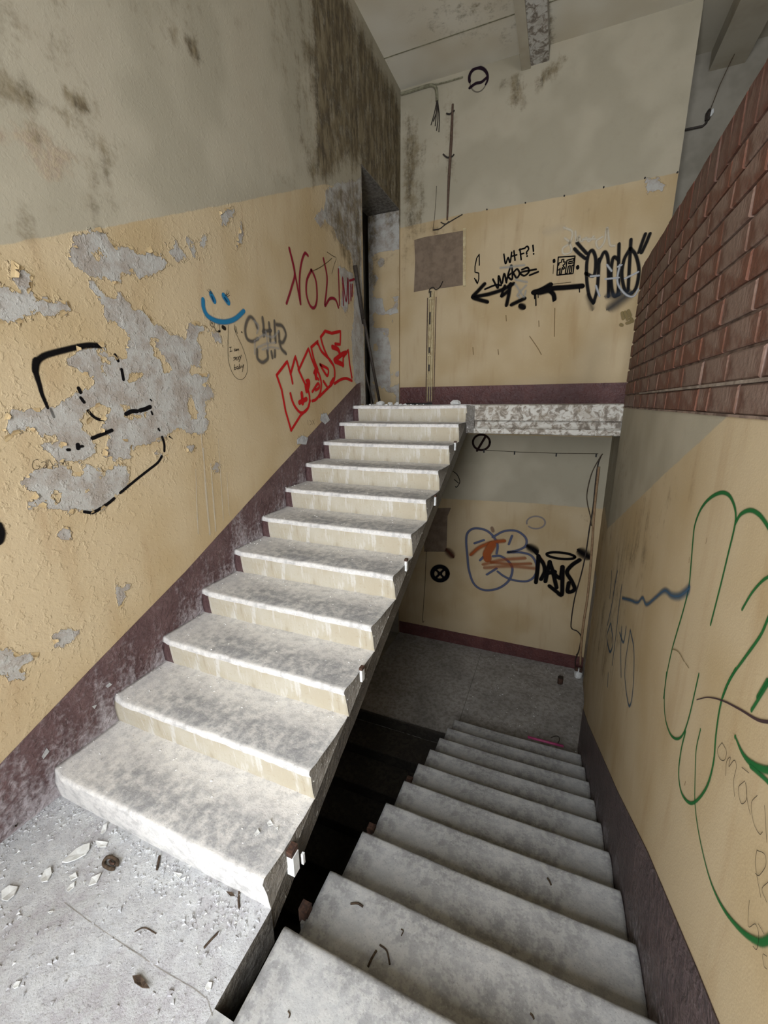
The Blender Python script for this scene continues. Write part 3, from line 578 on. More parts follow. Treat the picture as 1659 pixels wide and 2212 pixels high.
# ------------------------------------------------------------------ brick parapet
YP0, YP1 = -.7, 3.5
b = MB(); b.box(W3+.012, W3+.115, YP0, YP1-.004, CB, 2.615); b.box(W3+.01, W3+.115, YP0, YP1-.006, 2.615, 2.77)
parapet = struct(b.build('wall_parapet', M['mortar']), 'glazed brown brick parapet of the upper corridor')
def brick_mesh(L, Hh, T, seed):
    rg = np.random.RandomState(seed); m = MB(); c = .005
    for s in (0, 1):
        x = 0 if s == 0 else T; ins = c if s == 0 else 0
        for yy, zz in ((ins, ins), (L-ins, ins), (L-ins, Hh-ins), (ins, Hh-ins)): m.vert((x+(.003*(rg.rand()-.5) if s == 0 else 0), yy+.002*(rg.rand()-.5), zz+.002*(rg.rand()-.5)))
    for yy, zz in ((0, 0), (L, 0), (L, Hh), (0, Hh)): m.vert((c*.8, yy, zz))
    m.face((0, 3, 2, 1)); m.face((4, 5, 6, 7))
    for k in range(4): q = (k+1) % 4; m.face((k, q, 8+q, 8+k)); m.face((8+k, 8+q, 4+q, 4+k))
    me = bpy.data.meshes.new('brick'); me.from_pydata(m.v, [], m.f); me.update(); return me
LB, HB, TB = .259, .086, .1
variants = {}
def bm_(L, Hh, mat, s):
    k = (round(L, 3), Hh, mat, s)
    if k not in variants:
        me = brick_mesh(L, Hh, TB, s+int(L*1000)); me.materials.append(M[mat]); variants[k] = me
    return variants[k]
rg = random.Random(12)
for c in range(9):
    z = CB+.004+c*.0977; y = YP1-(0, .13, .05, .18, .09, .02, .15, .07, .12)[c]
    if y < YP1-.03:
        o = link('brick', bm_(round(YP1-y-.009, 3), HB, 'brick', 0), parapet); o.location = (W3, y+.009, z)
    while y > YP0:
        L = LB if rg.random() > .22 else rg.choice((.124, .124, .19))
        L = min(L, y-YP0+.02); 
        if L < .04: break
        o = link('brick', bm_(L, HB, 'brick', rg.randint(0, 2)), parapet); o.location = (W3+rg.uniform(-.002, .002), y-L, z+rg.uniform(-.0015, .0015)); y -= L+.0095
y = YP1
while y > YP0+.1:
    o = link('brick', bm_(.118, .158, 'brick_dark', rg.randint(0, 2)), parapet); o.location = (W3+rg.uniform(-.003, .001), y-.118, 2.622+rg.uniform(-.002, .002)); y -= .128
b = MB(); b.box(W3-.006, W3+.012, YP0, 2.75, CB+.0977-.006, CB+.0977+.004); b.build('mortar_bead', M['mortar_light'], parapet)
b = MB(); b.box(W3-.004, W3+.1, YP0, YP1, CB-.004, CB+.004); b.build('mortar_bead', M['mortar'], parapet)

# ------------------------------------------------------------------ graffiti: flat paint on the walls, each tag a part of its wall
WPAR = {'L': wall_left, 'B': wall_back, 'R': wall_right}
_lay = {'L': 0, 'B': 0, 'R': 0}
def graffito(name, w, label, strokes, col, soft_=.5, dens=1.0):
    """strokes: (frame, width in photo pixels, points[, 'c' closed])"""
    ax, val = WALLS[w]; V = []; F = []; UV = []; mats = []; MI = []
    out = {'L': 1, 'B': -1, 'R': -1}[w]
    for st in strokes:
        fr, wd, pts = st[:3]; opt = st[3] if len(st) > 3 else {}
        c = opt.get('col', col); so = opt.get('soft', soft_); de = opt.get('dens', dens)
        mt = spray(c, so, de)
        if mt not in mats: mats.append(mt)
        P2 = on(w, fr, pts); ox, oy, s = FR[fr]; q = pts[len(pts)//2]
        p3 = trace(ox+q[0]/s, oy+q[1]/s, ax, val); dep = float((p3-CAM) @ CF); hw = .5*wd*dep/FPX*(1.08+1.1*so)
        pl = P2 if opt.get('sharp') else np.array(smooth_line(P2)); pl = np.asarray(pl)
        keep = [0]
        for i in range(1, len(pl)):
            if np.hypot(*(pl[i]-pl[keep[-1]])) > hw*.12: keep.append(i)
        pl = pl[keep]
        if len(pl) == 1: pl = np.vstack([pl, pl+[[hw*.2, 0]]])
        if opt.get('sharp'):
            ps = [pl[0]]
            for a, b_ in zip(pl, pl[1:]):
                n = max(2, int(np.hypot(*(b_-a))/(hw*1.2))); ps += [a+(b_-a)*k/n for k in range(1, n+1)]
            pl = np.array(ps)
        T = np.gradient(pl, axis=0); T /= np.linalg.norm(T, axis=1)[:, None]+1e-9; N = np.stack([-T[:, 1], T[:, 0]], 1)
        C = []; Wd = []; NN = []
        for a in (1.0, .8, .5, .2): C.append(pl[0]-T[0]*hw*a*.9); Wd.append(math.sqrt(max(0.0, 1-a*a))*hw+1e-5); NN.append(N[0])
        wf = np.ones(len(pl))
        if opt.get('taper'): wf = np.interp(np.linspace(0, 1, len(pl)), [0, .5, 1], opt['taper'])
        for p, nn, f_ in zip(pl, N, wf): C.append(p); Wd.append(hw*f_); NN.append(nn)
        for a in (.2, .5, .8, 1.0): C.append(pl[-1]+T[-1]*hw*a*.9); Wd.append(math.sqrt(max(0.0, 1-a*a))*hw*wf[-1]+1e-5); NN.append(N[-1])
        _lay[w] += 1; off = val+out*(.0016+.00003*_lay[w]); base = len(V)
        for k, (p, ww, nn) in enumerate(zip(C, Wd, NN)):
            for t_ in (0.0, .5, 1.0):
                q = p+nn*ww*(2*t_-1); V.append((off, q[0], q[1]) if ax == 'x' else (q[0], off, q[1])); UV.append((k*.1, t_))
        for k in range(len(C)-1):
            for r in (0, 1):
                F.append((base+3*k+r, base+3*k+3+r, base+3*k+4+r, base+3*k+1+r)); MI.append(mats.index(mt))
    me = bpy.data.meshes.new(name); me.from_pydata(V, [], F)
    for m_ in mats: me.materials.append(m_)
    me.polygons.foreach_set('material_index', MI); ul = me.uv_layers.new(name='UVMap')
    idx = np.zeros(len(me.loops), np.int32); me.loops.foreach_get('vertex_index', idx); ul.data.foreach_set('uv', np.array(UV, np.float32)[idx].ravel())
    me.update(); o = link(name, me, WPAR[w]); o['label'] = label; return o
def ell(cx, cy, rx, ry, a0=0, a1=360, n=20, rot=0):
    r = math.radians(rot); out = []
    for k in range(n+1):
        a = math.radians(a0+(a1-a0)*k/n); x, y = rx*math.cos(a), ry*math.sin(a); out.append((cx+x*math.cos(r)-y*math.sin(r), cy+x*math.sin(r)+y*math.cos(r)))
    return out
BLK = (14, 12, 13)
# -- on the peeling wall
graffito('sprayed_outline', 'L', 'broken black sprayed outline of a face on the peeled patch', [
  ('L1', 11, [(1185,1475),(1060,1470),(930,1490),(800,1520),(640,1560),(520,1600),(440,1670),(420,1770)], {'soft': .45}), ('L3', 10, [(425,-10),(415,90),(440,190),(470,290),(500,400),(560,540)], {'taper': (1.2, .9, .6)}),
  ('L3', 5, [(605,580),(640,665)], {'dens': .5}), ('L1', 6, [(1372,1585),(1408,1655)], {'soft': .15}), ('L3', 6, [(1450,100),(1472,220)], {'soft': .15}), ('L3', 7, [(935,325),(957,372)], {'soft': .2}), ('L3', 6, [(962,440),(1000,490)], {'soft': .2}),
  ('L3', 5.5, [(1050,595),(1110,660),(1170,695),(1230,702)], {'soft': .2}), ('L3', 7, [(1105,920),(1330,828)], {'soft': .3}), ('L4', 8, [(370,1000),(430,970),(490,968)], {'soft': .2}), ('L4', 8, [(525,960),(580,945),(635,920)], {'soft': .2}),
  ('L4', 5, [(770,1255),(793,1330),(795,1410)], {'soft': .2}), ('L4', 5, [(765,1470),(720,1540),(620,1620),(480,1730),(305,1875)], {'soft': .2}), ('L4', 6, [(235,1938),(180,1985),(115,2030)], {'soft': .2}), ('L4', 6, [(90,2045),(40,2075),(0,2095)], {'soft': .2}),
  ('L3', 6, [(1005,1800),(1080,1812)], {'soft': .2}), ('L3', 6, [(805,1060),(825,1060)], {'soft': .15}), ('L3', 8, [(925,1000),(930,1040)], {'soft': .15}), ('L3', 5, [(950,1022),(985,1018)], {'soft': .15}), ('L4', 4, [(650,975),(660,1000)]), ('L4', 4, [(728,1165),(738,1180)]), ('L4', 3, [(640,840),(650,850)]), ('L4', 3, [(850,1250),(885,1275)], {'taper': (1, .8, .3)}),
  ('H', 17, [(-14,520),(0,560),(-8,600)], {'soft': .4})], BLK, .4, .97)
graffito('pen_scribble', 'L', 'thin pen name written beside the peeled patch', [('L3', 1, [(450,1172),(400,1190),(380,1245),(400,1290),(450,1288),(470,1262),(430,1250)]), ('L3', 1, [(490,1215),(520,1200),(545,1225),(510,1275),(530,1280),(548,1260)]), ('L3', 1, [(545,1185),(552,1275),(570,1200),(585,1180),(620,1240),(655,1245)]), ('L3', 1, [(730,1190),(745,1235),(770,1195),(785,1235)]), ('L3', 1, [(640,1600),(680,1590)]), ('L3', 1, [(640,1640),(670,1690),(700,1690),(720,1640)])], (70, 60, 50), .3, .8)
BLU = (42, 120, 160)
graffito('smiling_face', 'L', 'blue sprayed smile with two lashed eyes', [('B', 9.5, [(157,412),(163,480),(200,550),(280,595),(370,602),(450,572),(520,508)]), ('B', 11, [(232,362),(255,408)], {'soft': .5}), ('B', 12, [(348,378),(378,420)], {'soft': .5}), ('B', 3, [(236,375),(250,415)], {'col': (20, 60, 100)}), ('B', 3, [(352,390),(372,420)], {'col': (20, 60, 100)})]
  +[('B', .9, p, {'col': (40, 40, 40), 'soft': .2}) for p in ([(230,352),(205,330),(192,315)], [(233,350),(215,322),(207,308)], [(238,350),(226,325),(222,312)], [(355,370),(370,345),(374,318)], [(362,372),(385,348),(390,330)], [(370,380),(395,365)])], BLU, .5, .96)
graffito('pen_drawing', 'L', 'pen drop outline reading I am sexy baby under the blue smile', [('B', 1.1, [(385,635),(380,800),(385,950),(420,1060),(470,1115),(520,1110),(552,1050),(550,960),(510,830),(450,700),(435,630)])]
  +[('B', 1.3, p, {'col': (45, 40, 36)}) for p in ([(402,830),(405,868)], [(393,832),(412,828)], [(397,870),(418,864)], [(445,845),(435,850),(438,864),(450,858),(450,845),(453,862)], [(456,845),(458,862),(464,845),(468,860),(474,843),(478,858)],
     [(445,920),(430,925),(440,938),(430,948)], [(447,935),(460,925),(452,920),(446,935),(458,945)], [(465,915),(480,942)], [(480,912),(466,945)], [(484,908),(490,925)], [(499,900),(488,940),(478,960)],
     [(440,985),(435,1030),(450,1025),(448,1010),(436,1015)], [(470,1000),(458,1008),(462,1025),(474,1012),(476,1025)], [(482,980),(482,1020),(494,1010),(484,1002)], [(498,995),(506,1012),(520,985),(508,1050)])]
  +[('B', 1.2, p, {'col': BLK}) for p in ([(220,590),(222,630),(250,650),(258,612)], [(258,650),(270,680),(300,692),(312,680)], [(300,625),(305,680)], [(435,640),(452,705)], [(448,645),(464,708)])]
  +[('B', 8, [(335,652),(350,660)], {'col': BLK, 'soft': .15}), ('B', 4, [(298,686),(306,688)], {'col': BLK, 'soft': .15}), ('B', 3, [(234,613),(237,616)], {'col': BLK}), ('B', 3, [(502,695),(504,697)], {'col': BLK})], (90, 84, 66), .25, .85)
graffito('sprayed_tag', 'L', 'grey smudged tag between the blue smile and the red letters', [('B', 7, p) for p in ([(640,650),(620,595),(580,558),(548,600),(533,680),(552,755),(600,778),(645,755)], [(690,575),(698,640),(700,720)], [(748,622),(755,690),(758,765)], [(796,605),(800,690),(806,775)], [(698,690),(760,680)], [(820,628),(868,642),(898,715),(872,785),(842,770),(836,700)], [(842,790),(860,845),(895,882)], [(640,860),(645,930),(690,965),(735,930),(732,870)], [(770,880),(776,915)], [(800,870),(800,905)])]
  +[('B', 5, p, {'col': (176, 172, 165), 'dens': .55, 'soft': .9}) for p in ([(620,600),(655,640),(640,700)], [(640,760),(700,720),(780,740),(830,690)], [(650,830),(720,800),(800,790)], [(690,850),(760,830),(830,840)], [(720,700),(740,850)], [(620,780),(620,880)])], (96, 90, 82), .75, .85)
RED2 = (142, 32, 50); RED = (196, 34, 34)
graffito('sprayed_lettering', 'L', 'dark red words NO LIMIT by the doorway', [('G', 5.5, p) for p in ([(60,1012),(95,900),(118,790),(80,620)], [(80,620),(118,790),(160,1015)], [(160,1015),(152,860),(165,730),(190,655),(213,670)], [(237,776),(205,850),(203,950),(230,1030),(260,1043),(278,980),(272,860),(245,785),(237,776)], [(325,695),(350,820),(345,930),(335,1030),(370,980),(410,985),(432,1040)])]
  +[('G', 4, p) for p in ([(432,770),(440,1025)], [(462,830),(468,1025)], [(463,840),(488,1000),(500,830),(506,1010)], [(520,880),(522,990)], [(512,850),(545,840)], [(532,880),(530,960)])]
  +[('G', 1.1, p, {'col': (74, 60, 36), 'soft': .2}) for p in ([(250,780),(300,755),(350,720),(385,690)], [(350,645),(390,672),(415,690),(400,740),(385,800)])], RED2, .4, .9)
graffito('sprayed_lettering', 'L', 'bright red outlined block letters above the skirting', [('B', 5.5, p, {'sharp': 1}) for p in ([(815,1080),(910,955),(945,1085),(958,1152)], [(940,1070),(983,910),(1015,1030),(1100,840),(1128,930)], [(815,1080),(860,1210),(895,1400),(945,1575)], [(945,1575),(1030,1440),(1095,1378),(1115,1310)], [(1125,830),(1187,775),(1182,800)], [(1210,740),(1250,685),(1310,705),(1388,686),(1385,805),(1340,800)], [(1410,1000),(1412,920),(1457,855),(1470,980),(1490,1100)])]
  +[('B', 5.5, p) for p in ([(1010,1030),(1060,1140),(1105,1240),(1108,1340),(1075,1402),(1030,1415),(985,1370),(955,1310),(938,1245)], [(1128,930),(1165,1020),(1195,1070),(1215,1150),(1205,1240),(1170,1295),(1135,1312)], [(1125,830),(1150,940),(1185,1030)], [(1187,800),(1220,870),(1290,940),(1330,1010),(1335,1100),(1310,1160),(1280,1190),(1200,1270)], [(1210,740),(1235,830),(1280,930),(1322,990)], [(1205,985),(1270,1020),(1280,1050),(1268,1085),(1235,1040),(1207,988)], [(1490,1130),(1440,1110),(1390,1120),(1335,1155)], [(1150,1060),(1165,1022),(1160,1080),(1190,1118)], [(1080,1130),(1103,1125),(1108,1165),(1085,1232),(1072,1180)], [(1135,1228),(1185,1155),(1196,1190),(1165,1215)], [(1235,1135),(1270,1190)])]
  +[('B', 9, p) for p in ([(1315,828),(1365,850),(1385,900)], [(1335,945),(1400,895),(1435,880)], [(1340,955),(1410,985)], [(1300,1160),(1325,1120)], [(1040,1245),(1048,1330)], [(1020,1325),(1080,1295)], [(1165,1040),(1168,1105)], [(1092,1150),(1088,1210)])], RED, .22, .95)
graffito('faint_scribble', 'L', 'faint pencil scribble above the purple skirting', [('G', 1, p) for p in ([(210,1850),(215,1885)], [(225,1850),(240,1870),(228,1885)], [(245,1850),(260,1880)], [(258,1845),(246,1882)])], (130, 110, 80), .4, .7)
# -- on the end wall, upper landing
graffito('painted_letter', 'B', 'narrow black letter S beside the bare rectangle', [('C', 2.2, [(183,563),(165,590),(153,650),(153,690),(180,697),(180,740),(170,775),(160,745)], {'sharp': 1}), ('C', 2.2, [(183,563),(184,640)]), ('C', 2.2, [(150,735),(165,765)])], BLK, .15)
graffito('painted_lettering', 'B', 'small black letters WTF?! above the tag with an arrow', [('C', 3, p) for p in ([(360,562),(372,630),(390,585),(404,622),(416,548)], [(432,538),(440,605)], [(418,576),(452,566)], [(475,525),(484,600)], [(470,530),(512,518)], [(478,562),(502,555)], [(508,518),(528,505),(537,525),(523,546),(524,560)], [(526,574),(527,576)], [(568,498),(572,540)], [(573,558),(574,560)])], BLK, .15)
graffito('sprayed_tag', 'B', 'black sprayed tag with a long arrow to the doorway', [('C', 3.5, p, {'soft': .3}) for p in ([(282,742),(318,805),(322,715),(345,775),(362,700),(378,765)], [(378,760),(395,690),(415,640),(420,740),(392,722),(410,700)], [(430,690),(455,668),(472,700),(452,732),(430,700)], [(490,672),(530,658),(538,690),(505,716),(482,692),(590,670)], [(545,712),(605,688)], [(225,812),(300,782),(340,785)])]
  +[('C', 7, p) for p in ([(140,868),(250,848),(350,815),(425,775)], [(218,778),(175,825),(138,868),(185,888),(238,902)], [(405,780),(395,850),(380,922)], [(418,922),(505,880)], [(350,858),(385,830)])]+[('C', 11, [(488,936),(493,938)]), ('C', 5, [(365,790),(342,858)])]
  +[('C', 4.5, p, {'col': (178, 178, 172), 'dens': .6, 'soft': .9}) for p in ([(445,780),(500,865),(515,830)], [(515,790),(460,850),(470,870)], [(340,660),(420,650),(500,640)], [(450,745),(520,760)])], BLK, .55, .95)
graffito('sprayed_arrow', 'B', 'solid black sprayed arrow pointing left with drips', [('C', 9, [(575,835),(700,808),(800,800),(918,790)]), ('C', 9, [(690,782),(620,822),(580,835)], {}), ('C', 8, [(690,822),(715,850),(722,880)]), ('C', 12, [(620,830),(680,815)]), ('C', 2, [(578,850),(580,880)]), ('C', 2.4, [(588,850),(590,928)]), ('C', 1.6, [(605,850),(606,872)]), ('C', 2, [(900,800),(902,832)]), ('C', 2, [(712,880),(713,900)])], BLK, .45)
graffito('painted_character', 'B', 'black framed character drawn in a square', [('C', 2.4, p, {'sharp': 1}) for p in ([(750,583),(870,575),(855,700),(740,712),(750,583)], [(752,640),(757,622),(772,620),(776,600),(790,598),(788,618),(800,616),(796,634),(783,640),(796,662),(786,670),(778,655),(770,702),(758,704),(764,662),(752,675)], [(862,592),(812,606),(800,700),(814,698),(822,648),(836,644),(828,697),(842,694),(848,642),(860,640),(862,622),(824,630),(826,616),(860,610),(862,592)])]+[('C', 5, [(719,605),(720,615)]), ('C', 6, [(888,652),(889,660)])]+[('C', 1.6, p, {'dens': .5}) for p in ([(716,640),(712,700)], [(700,778),(840,762)])], BLK, .2)
graffito('sprayed_tag', 'B', 'large black sprayed tag in quotation marks with white highlights', [('C', 6, p) for p in ([(885,480),(915,515),(950,553)], [(868,525),(900,558),(940,590)], [(1372,420),(1350,480),(1328,545)], [(1405,418),(1380,480),(1348,548)], [(948,700),(1005,715),(1018,600),(995,535),(968,560),(953,640),(955,760),(972,860),(1000,910)], [(1005,905),(1030,800),(1042,600)], [(1042,620),(1080,545),(1105,590),(1110,720),(1110,860)], [(1185,492),(1182,620),(1180,850)], [(1178,600),(1145,585),(1128,680),(1132,800),(1150,862),(1182,850)], [(1270,460),(1262,600),(1250,820)], [(1262,525),(1222,600),(1205,700),(1220,800),(1250,852),(1305,805),(1328,680),(1305,570),(1268,522)])]
  +[('C', 18, [(1150,925),(1230,865)], {'soft': 1.0, 'dens': .8, 'col': (52, 58, 66)}), ('C', 12, [(1120,860),(1170,850)], {'soft': 1.0, 'dens': .7, 'col': (60, 66, 74)}), ('C', 9, [(965,870),(990,940)], {'soft': 1, 'dens': .5})]
  +[('C', 3.6, p, {'col': (196, 198, 200), 'soft': .7, 'dens': .8}) for p in ([(1190,640),(1172,740),(1190,800),(1240,855),(1290,862),(1325,810)], [(985,720),(1040,715)], [(1020,790),(1045,860)], [(1100,640),(1130,680)], [(1200,640),(1180,650)], [(1230,735),(1320,690)], [(1090,740),(1180,730)])], (28, 28, 30), .5, .93)
graffito('sprayed_script', 'B', 'pale white sprayed script above the large tag', [('C', 4, p) for p in ([(792,372),(850,402),(832,480),(782,520),(790,560),(842,542),(830,478),(800,450)], [(872,402),(880,470),(900,432),(912,470),(950,445),(968,470),(1000,438)], [(930,455),(1010,452)], [(1062,440),(1022,470),(1038,520),(1080,472),(1100,370),(1118,490),(1150,502)])]+[('C', 14, [(680,400),(760,380)], {'dens': .18, 'soft': 1})], (222, 212, 190), .7, .75)
graffito('painted_smudges', 'B', 'small olive stencil smudges beside the parapet', [('C', 6, p) for p in ([(1208,985),(1215,1020)], [(1228,980),(1245,1025)], [(1252,970),(1265,1000)], [(1270,1025),(1280,1040)], [(1245,1055),(1262,1050)], [(1200,1068),(1204,1070)])], (146, 128, 88), .5, .8)
graffito('painted_symbol', 'B', 'dark ring symbol high on the end wall', [('K', 4.5, ell(85,425,50,56,150,385,22,10), {'taper': (1.2, 1.3, .8)}), ('K', 5, [(38,478),(70,455),(100,448),(128,425)]), ('K', 2.4, ell(85,432,46,70,20,160,14,10), {'dens': .4})], (38, 24, 34), .35, .95)
graffito('wall_scratches', 'B', 'brown scratches low on the upper end wall', [('C', 1.6, p) for p in ([(545,1150),(600,1230),(628,1280)], [(138,1230),(142,1280)], [(318,1245),(322,1280)], [(725,950),(722,1150)], [(375,1000),(378,1040)], [(610,1040),(612,1080)])], (140, 110, 70), .4, .6)
# -- on the end wall, lower landing
SLB = (92, 98, 122)
graffito('sprayed_bubble_letters', 'B', 'slate blue bubble letters on the lower landing wall', [('D', 4.5, p) for p in ([(672,1040),(678,985),(650,930),(600,890),(530,878),(485,905),(474,960),(482,1060),(492,1150),(525,1240),(590,1280),(680,1270),(750,1220),(775,1150),(755,1100),(700,1060),(650,1060)], [(648,935),(720,897),(800,895),(860,938),(862,990),(812,1020),(740,1035),(830,1035),(900,1058),(932,1120),(922,1185),(870,1222),(780,1215),(720,1190),(680,1160)])]
  +[('D', 4.5, p) for p in ([(530,975),(588,955)], [(772,928),(752,980)], [(610,1178),(670,1140)], [(565,1085),(585,1065)])]+[('D', 3, ell(928,840,60,40,170,500,24), {'dens': .6, 'col': (140, 138, 146)}), ('D', 7, [(643,880),(648,892)], {'dens': .5, 'col': (120, 80, 70)})], SLB, .5, .9)
graffito('sprayed_strokes', 'B', 'rusty orange strokes over the bubble letters', [('D', 8, [(510,1045),(560,1003),(640,970),(715,960)]), ('D', 16, [(640,990),(610,1040),(612,1070)], {'soft': .35}), ('D', 7, [(590,1112),(700,1085),(850,1072)], {'dens': .55}), ('D', 7, [(600,1135),(760,1125),(930,1140)], {'dens': .5}), ('D', 6, [(640,1100),(760,1110),(890,1108)], {'dens': .6}), ('D', 5, [(960,1070),(980,1100)], {'dens': .5})], (168, 88, 46), .7, .85)
graffito('sprayed_tag', 'B', 'black DAYS tag under a halo on the lower landing wall', [('D', 7.5, p) for p in ([(945,1060),(938,1150),(928,1228)], [(945,1065),(978,1112),(985,1160),(962,1208)], [(1018,1098),(1003,1160),(990,1222)], [(1018,1098),(1035,1150),(1062,1262)], [(1000,1172),(1050,1160)], [(1100,1130),(1088,1200),(1062,1188),(1045,1165)], [(1102,1130),(1100,1230),(1095,1312),(1060,1288),(1018,1255)], [(1210,1085),(1160,1120),(1130,1165),(1160,1220),(1180,1275),(1135,1292),(1142,1235)])]
  +[('D', 5, ell(1090,1056,92,20,0,360,24,6)), ('D', 15, [(900,1008),(912,1014)], {'soft': .8}), ('D', 6, [(915,1020),(935,1045)]), ('D', 18, [(1236,1042),(1246,1048)], {'soft': .8}), ('D', 14, [(366,1038),(370,1042)], {'col': (80, 44, 32), 'soft': .9})], BLK, .4)
graffito('painted_disc', 'B', 'black painted disc with a cross in the shadow', [('D', 8.5, ell(303,1172,50,45,0,360,24)), ('D', 4.5, [(270,1140),(336,1206)]), ('D', 4.5, [(336,1140),(270,1206)]), ('D', 7, [(300,1172),(306,1172)])], (14, 14, 20), .35)
graffito('painted_symbol', 'B', 'dark no-entry ring just under the landing edge', [('D', 4, ell(573,318,55,50,0,360,26)), ('D', 4.5, [(545,372),(600,280)])], (40, 24, 22), .3)
# -- on the right wall
GRN = (36, 104, 52)
graffito('green_outline', 'R', 'long green sprayed finger-like outlines on the ochre wall', [
  ('R1', 7, [(390,2240),(420,2020),(470,1780),(520,1600),(590,1360),(640,1150),(660,950),(680,700),(700,530),(760,370),(850,260),(960,205),(1040,230),(1090,320),(1110,430),(1095,560),(1040,790),(960,1120),(860,1510)], {'taper': (.8, 1.1, .8)}),
  ('R1', 10, [(1110,500),(1160,420),(1250,380),(1340,420),(1424,530),(1500,680),(1560,900)]), ('R1', 7, [(1175,1365),(1260,1220),(1340,1120),(1424,1050),(1560,1000)]), ('R1', 8, [(1560,1150),(1424,1480),(1350,1640),(1200,1850),(1060,2050),(985,2230)], {'taper': (1, 1, .8)}), ('R1', 10, [(1424,2080),(1330,2240)]),
  ('R2', 5, [(118,10),(105,150),(110,290),(140,390),(180,425),(220,400),(260,290),(322,20)]), ('R2', 6.5, [(553,-10),(490,110),(455,230),(430,400),(415,570),(375,720),(310,812),(260,825),(212,760),(195,640),(210,500),(238,380)]),
  ('R2', 7, [(332,370),(305,500),(298,700),(300,860),(330,1060),(390,1300),(470,1480),(580,1620),(690,1698),(760,1690),(840,1620)], {'taper': (.7, .7, 2.0)}), ('R2', 9, [(800,10),(752,90),(655,245)]), ('R2', 12, [(555,420),(600,520),(660,585),(752,622),(840,600)], {'taper': (.5, 1.2, 1.2)}), ('R2', 10, [(650,600),(752,690),(800,760)])], GRN, .5, .92)
graffito('brown_pen_line', 'R', 'dark brown curved pen stroke crossing the green outlines', [('R2', 4, [(310,180),(380,165),(470,185),(580,240),(690,305),(770,322)], {'taper': (.6, 1, 1.6)})], (64, 46, 50), .3, .9)
graffito('pen_lettering', 'R', 'thin dark handwriting running down the ochre wall', [('R2', 1.4, p) for p in ([(470,448),(440,495),(455,550),(485,558),(497,505),(470,450)], [(492,655),(498,570),(522,540),(512,600),(545,560),(560,600),(542,690),(548,785)], [(612,690),(572,735),(590,830),(625,800),(618,700),(630,820),(648,900)], [(692,780),(655,830),(668,950),(705,1022),(725,1010)], [(738,845),(745,960),(752,1075)], [(690,1122),(680,1220),(715,1422)], [(690,1125),(738,1150),(746,1220),(705,1282),(680,1270)], [(760,1325),(722,1370),(752,1450)], [(642,1440),(636,1600),(680,1588),(702,1655),(690,1745),(665,1728)], [(735,1650),(698,1585)], [(595,605),(640,640)], [(725,1780),(735,1850),(752,1870)], [(730,1775),(752,1790)])], (56, 48, 40), .25, .85)
graffito('blue_script', 'R', 'faded blue slanting script near the lower corner', [('E', 5.5, p) for p in ([(245,1310),(240,1400),(232,1500)], [(287,1310),(262,1450),(245,1560),(215,1700)], [(320,1410),(300,1560),(280,1750),(250,1990)], [(237,1690),(210,1790),(232,1900),(255,1830),(240,1700)], [(320,1720),(312,1900),(315,2080)], [(352,1720),(332,1830),(305,1760)], [(382,1740),(345,2000),(348,2150),(375,2300),(402,2180),(410,1900),(384,1745)], [(220,2060),(215,2150)])]
  +[('R1', 12, [(-20,1255),(60,1275),(130,1298),(180,1250),(220,1318),(310,1250),(400,1180),(470,1228),(540,1235),(600,1200),(640,1165)], {'soft': .8, 'dens': .8, 'taper': (.8, .8, 1.3)})], (62, 94, 118), .5, .75)
graffito('wall_scratches', 'R', 'small scrapes between the green outlines', [('R1', 2.4, [(480,1760),(540,1790),(600,1890)], {'col': (140, 122, 84), 'dens': .8}), ('R1', 2, [(610,1900),(645,1950)], {'col': (140, 122, 84)}), ('R1', 1.6, [(825,655),(815,710)]), ('R1', 1.6, [(650,850),(645,900)]), ('R2', 2, [(240,695),(236,715)])], (120, 92, 56), .4, .8)

# ------------------------------------------------------------------ fittings and leftovers on the walls
def P3(fr, pts, ax, val):
    ox, oy, s = FR[fr]; return [trace(ox+x/s, oy+y/s, ax, val) for x, y in pts]
def tubes(name, label, cat, lines, mat, r, n=6, group=None, parent=None):
    m = MB()
    for L in lines: m.tube([tuple(p) for p in smooth_line(L)], r, n)
    o = m.build(name, mat, parent, True)
    return tag(o, label, cat, group)
# bare rectangle left by a removed switchboard, with its timber edge, and the same on the lower landing
def patch(name, fr, pts, mat, depth, label, parent=wall_back, y=YB):
    P = P3(fr, pts, 'y', y); m = MB(); n = len(P)
    a = [m.vert((p[0], y-depth, p[2])) for p in P]; c = [m.vert((p[0], y, p[2])) for p in P]
    m.face(a[::-1]); [m.face((a[i], a[(i+1) % n], c[(i+1) % n], c[i])) for i in range(n)]
    o = m.build(name, mat, parent); o['label'] = label; return o
patch('bare_rectangle', 'O', [(612,705),(700,680),(850,655),(1030,625),(1036,800),(1030,1090),(860,1115),(740,1125),(608,1150),(620,900)], M['bareboard'], .003, 'bare brown rectangle where a switchboard was removed')
patch('edge_strip', 'O', [(1030,610),(1055,605),(1052,1098),(1028,1100)], M['white_plastic'], .014, 'thin pale strip along the bare rectangle')
patch('bare_rectangle', 'D', [(200,748),(375,745),(352,800),(345,1030),(200,1030)], M['bareboard'], .003, 'bare brown rectangle in the shadow of the lower landing')
tk = thing('cable_trunking', 'broken yellowed cable trunking standing under the bare rectangle', 'trunking', (.42, YB, 1.78))
def tbox(name, x0, x1, y0, y1, z0, z1, mat): m = MB(); m.box(x0-.42, x1-.42, y0-YB, y1-YB, z0-1.78, z1-1.78); return m.build(name, mat, tk)
tbox('channel', .388, .455, YB-.012, YB-.001, 1.985, 3.12, M['white_plastic']); tbox('channel', .388, .455, YB-.013, YB-.004, 1.785, 1.985, M['purple'])
for a, c in ((.388, .396), (.420, .426), (.447, .455)): tbox('lip', a, c, YB-.034, YB-.012, 1.80, 3.05+.05*(a > .4), M['white_plastic'])
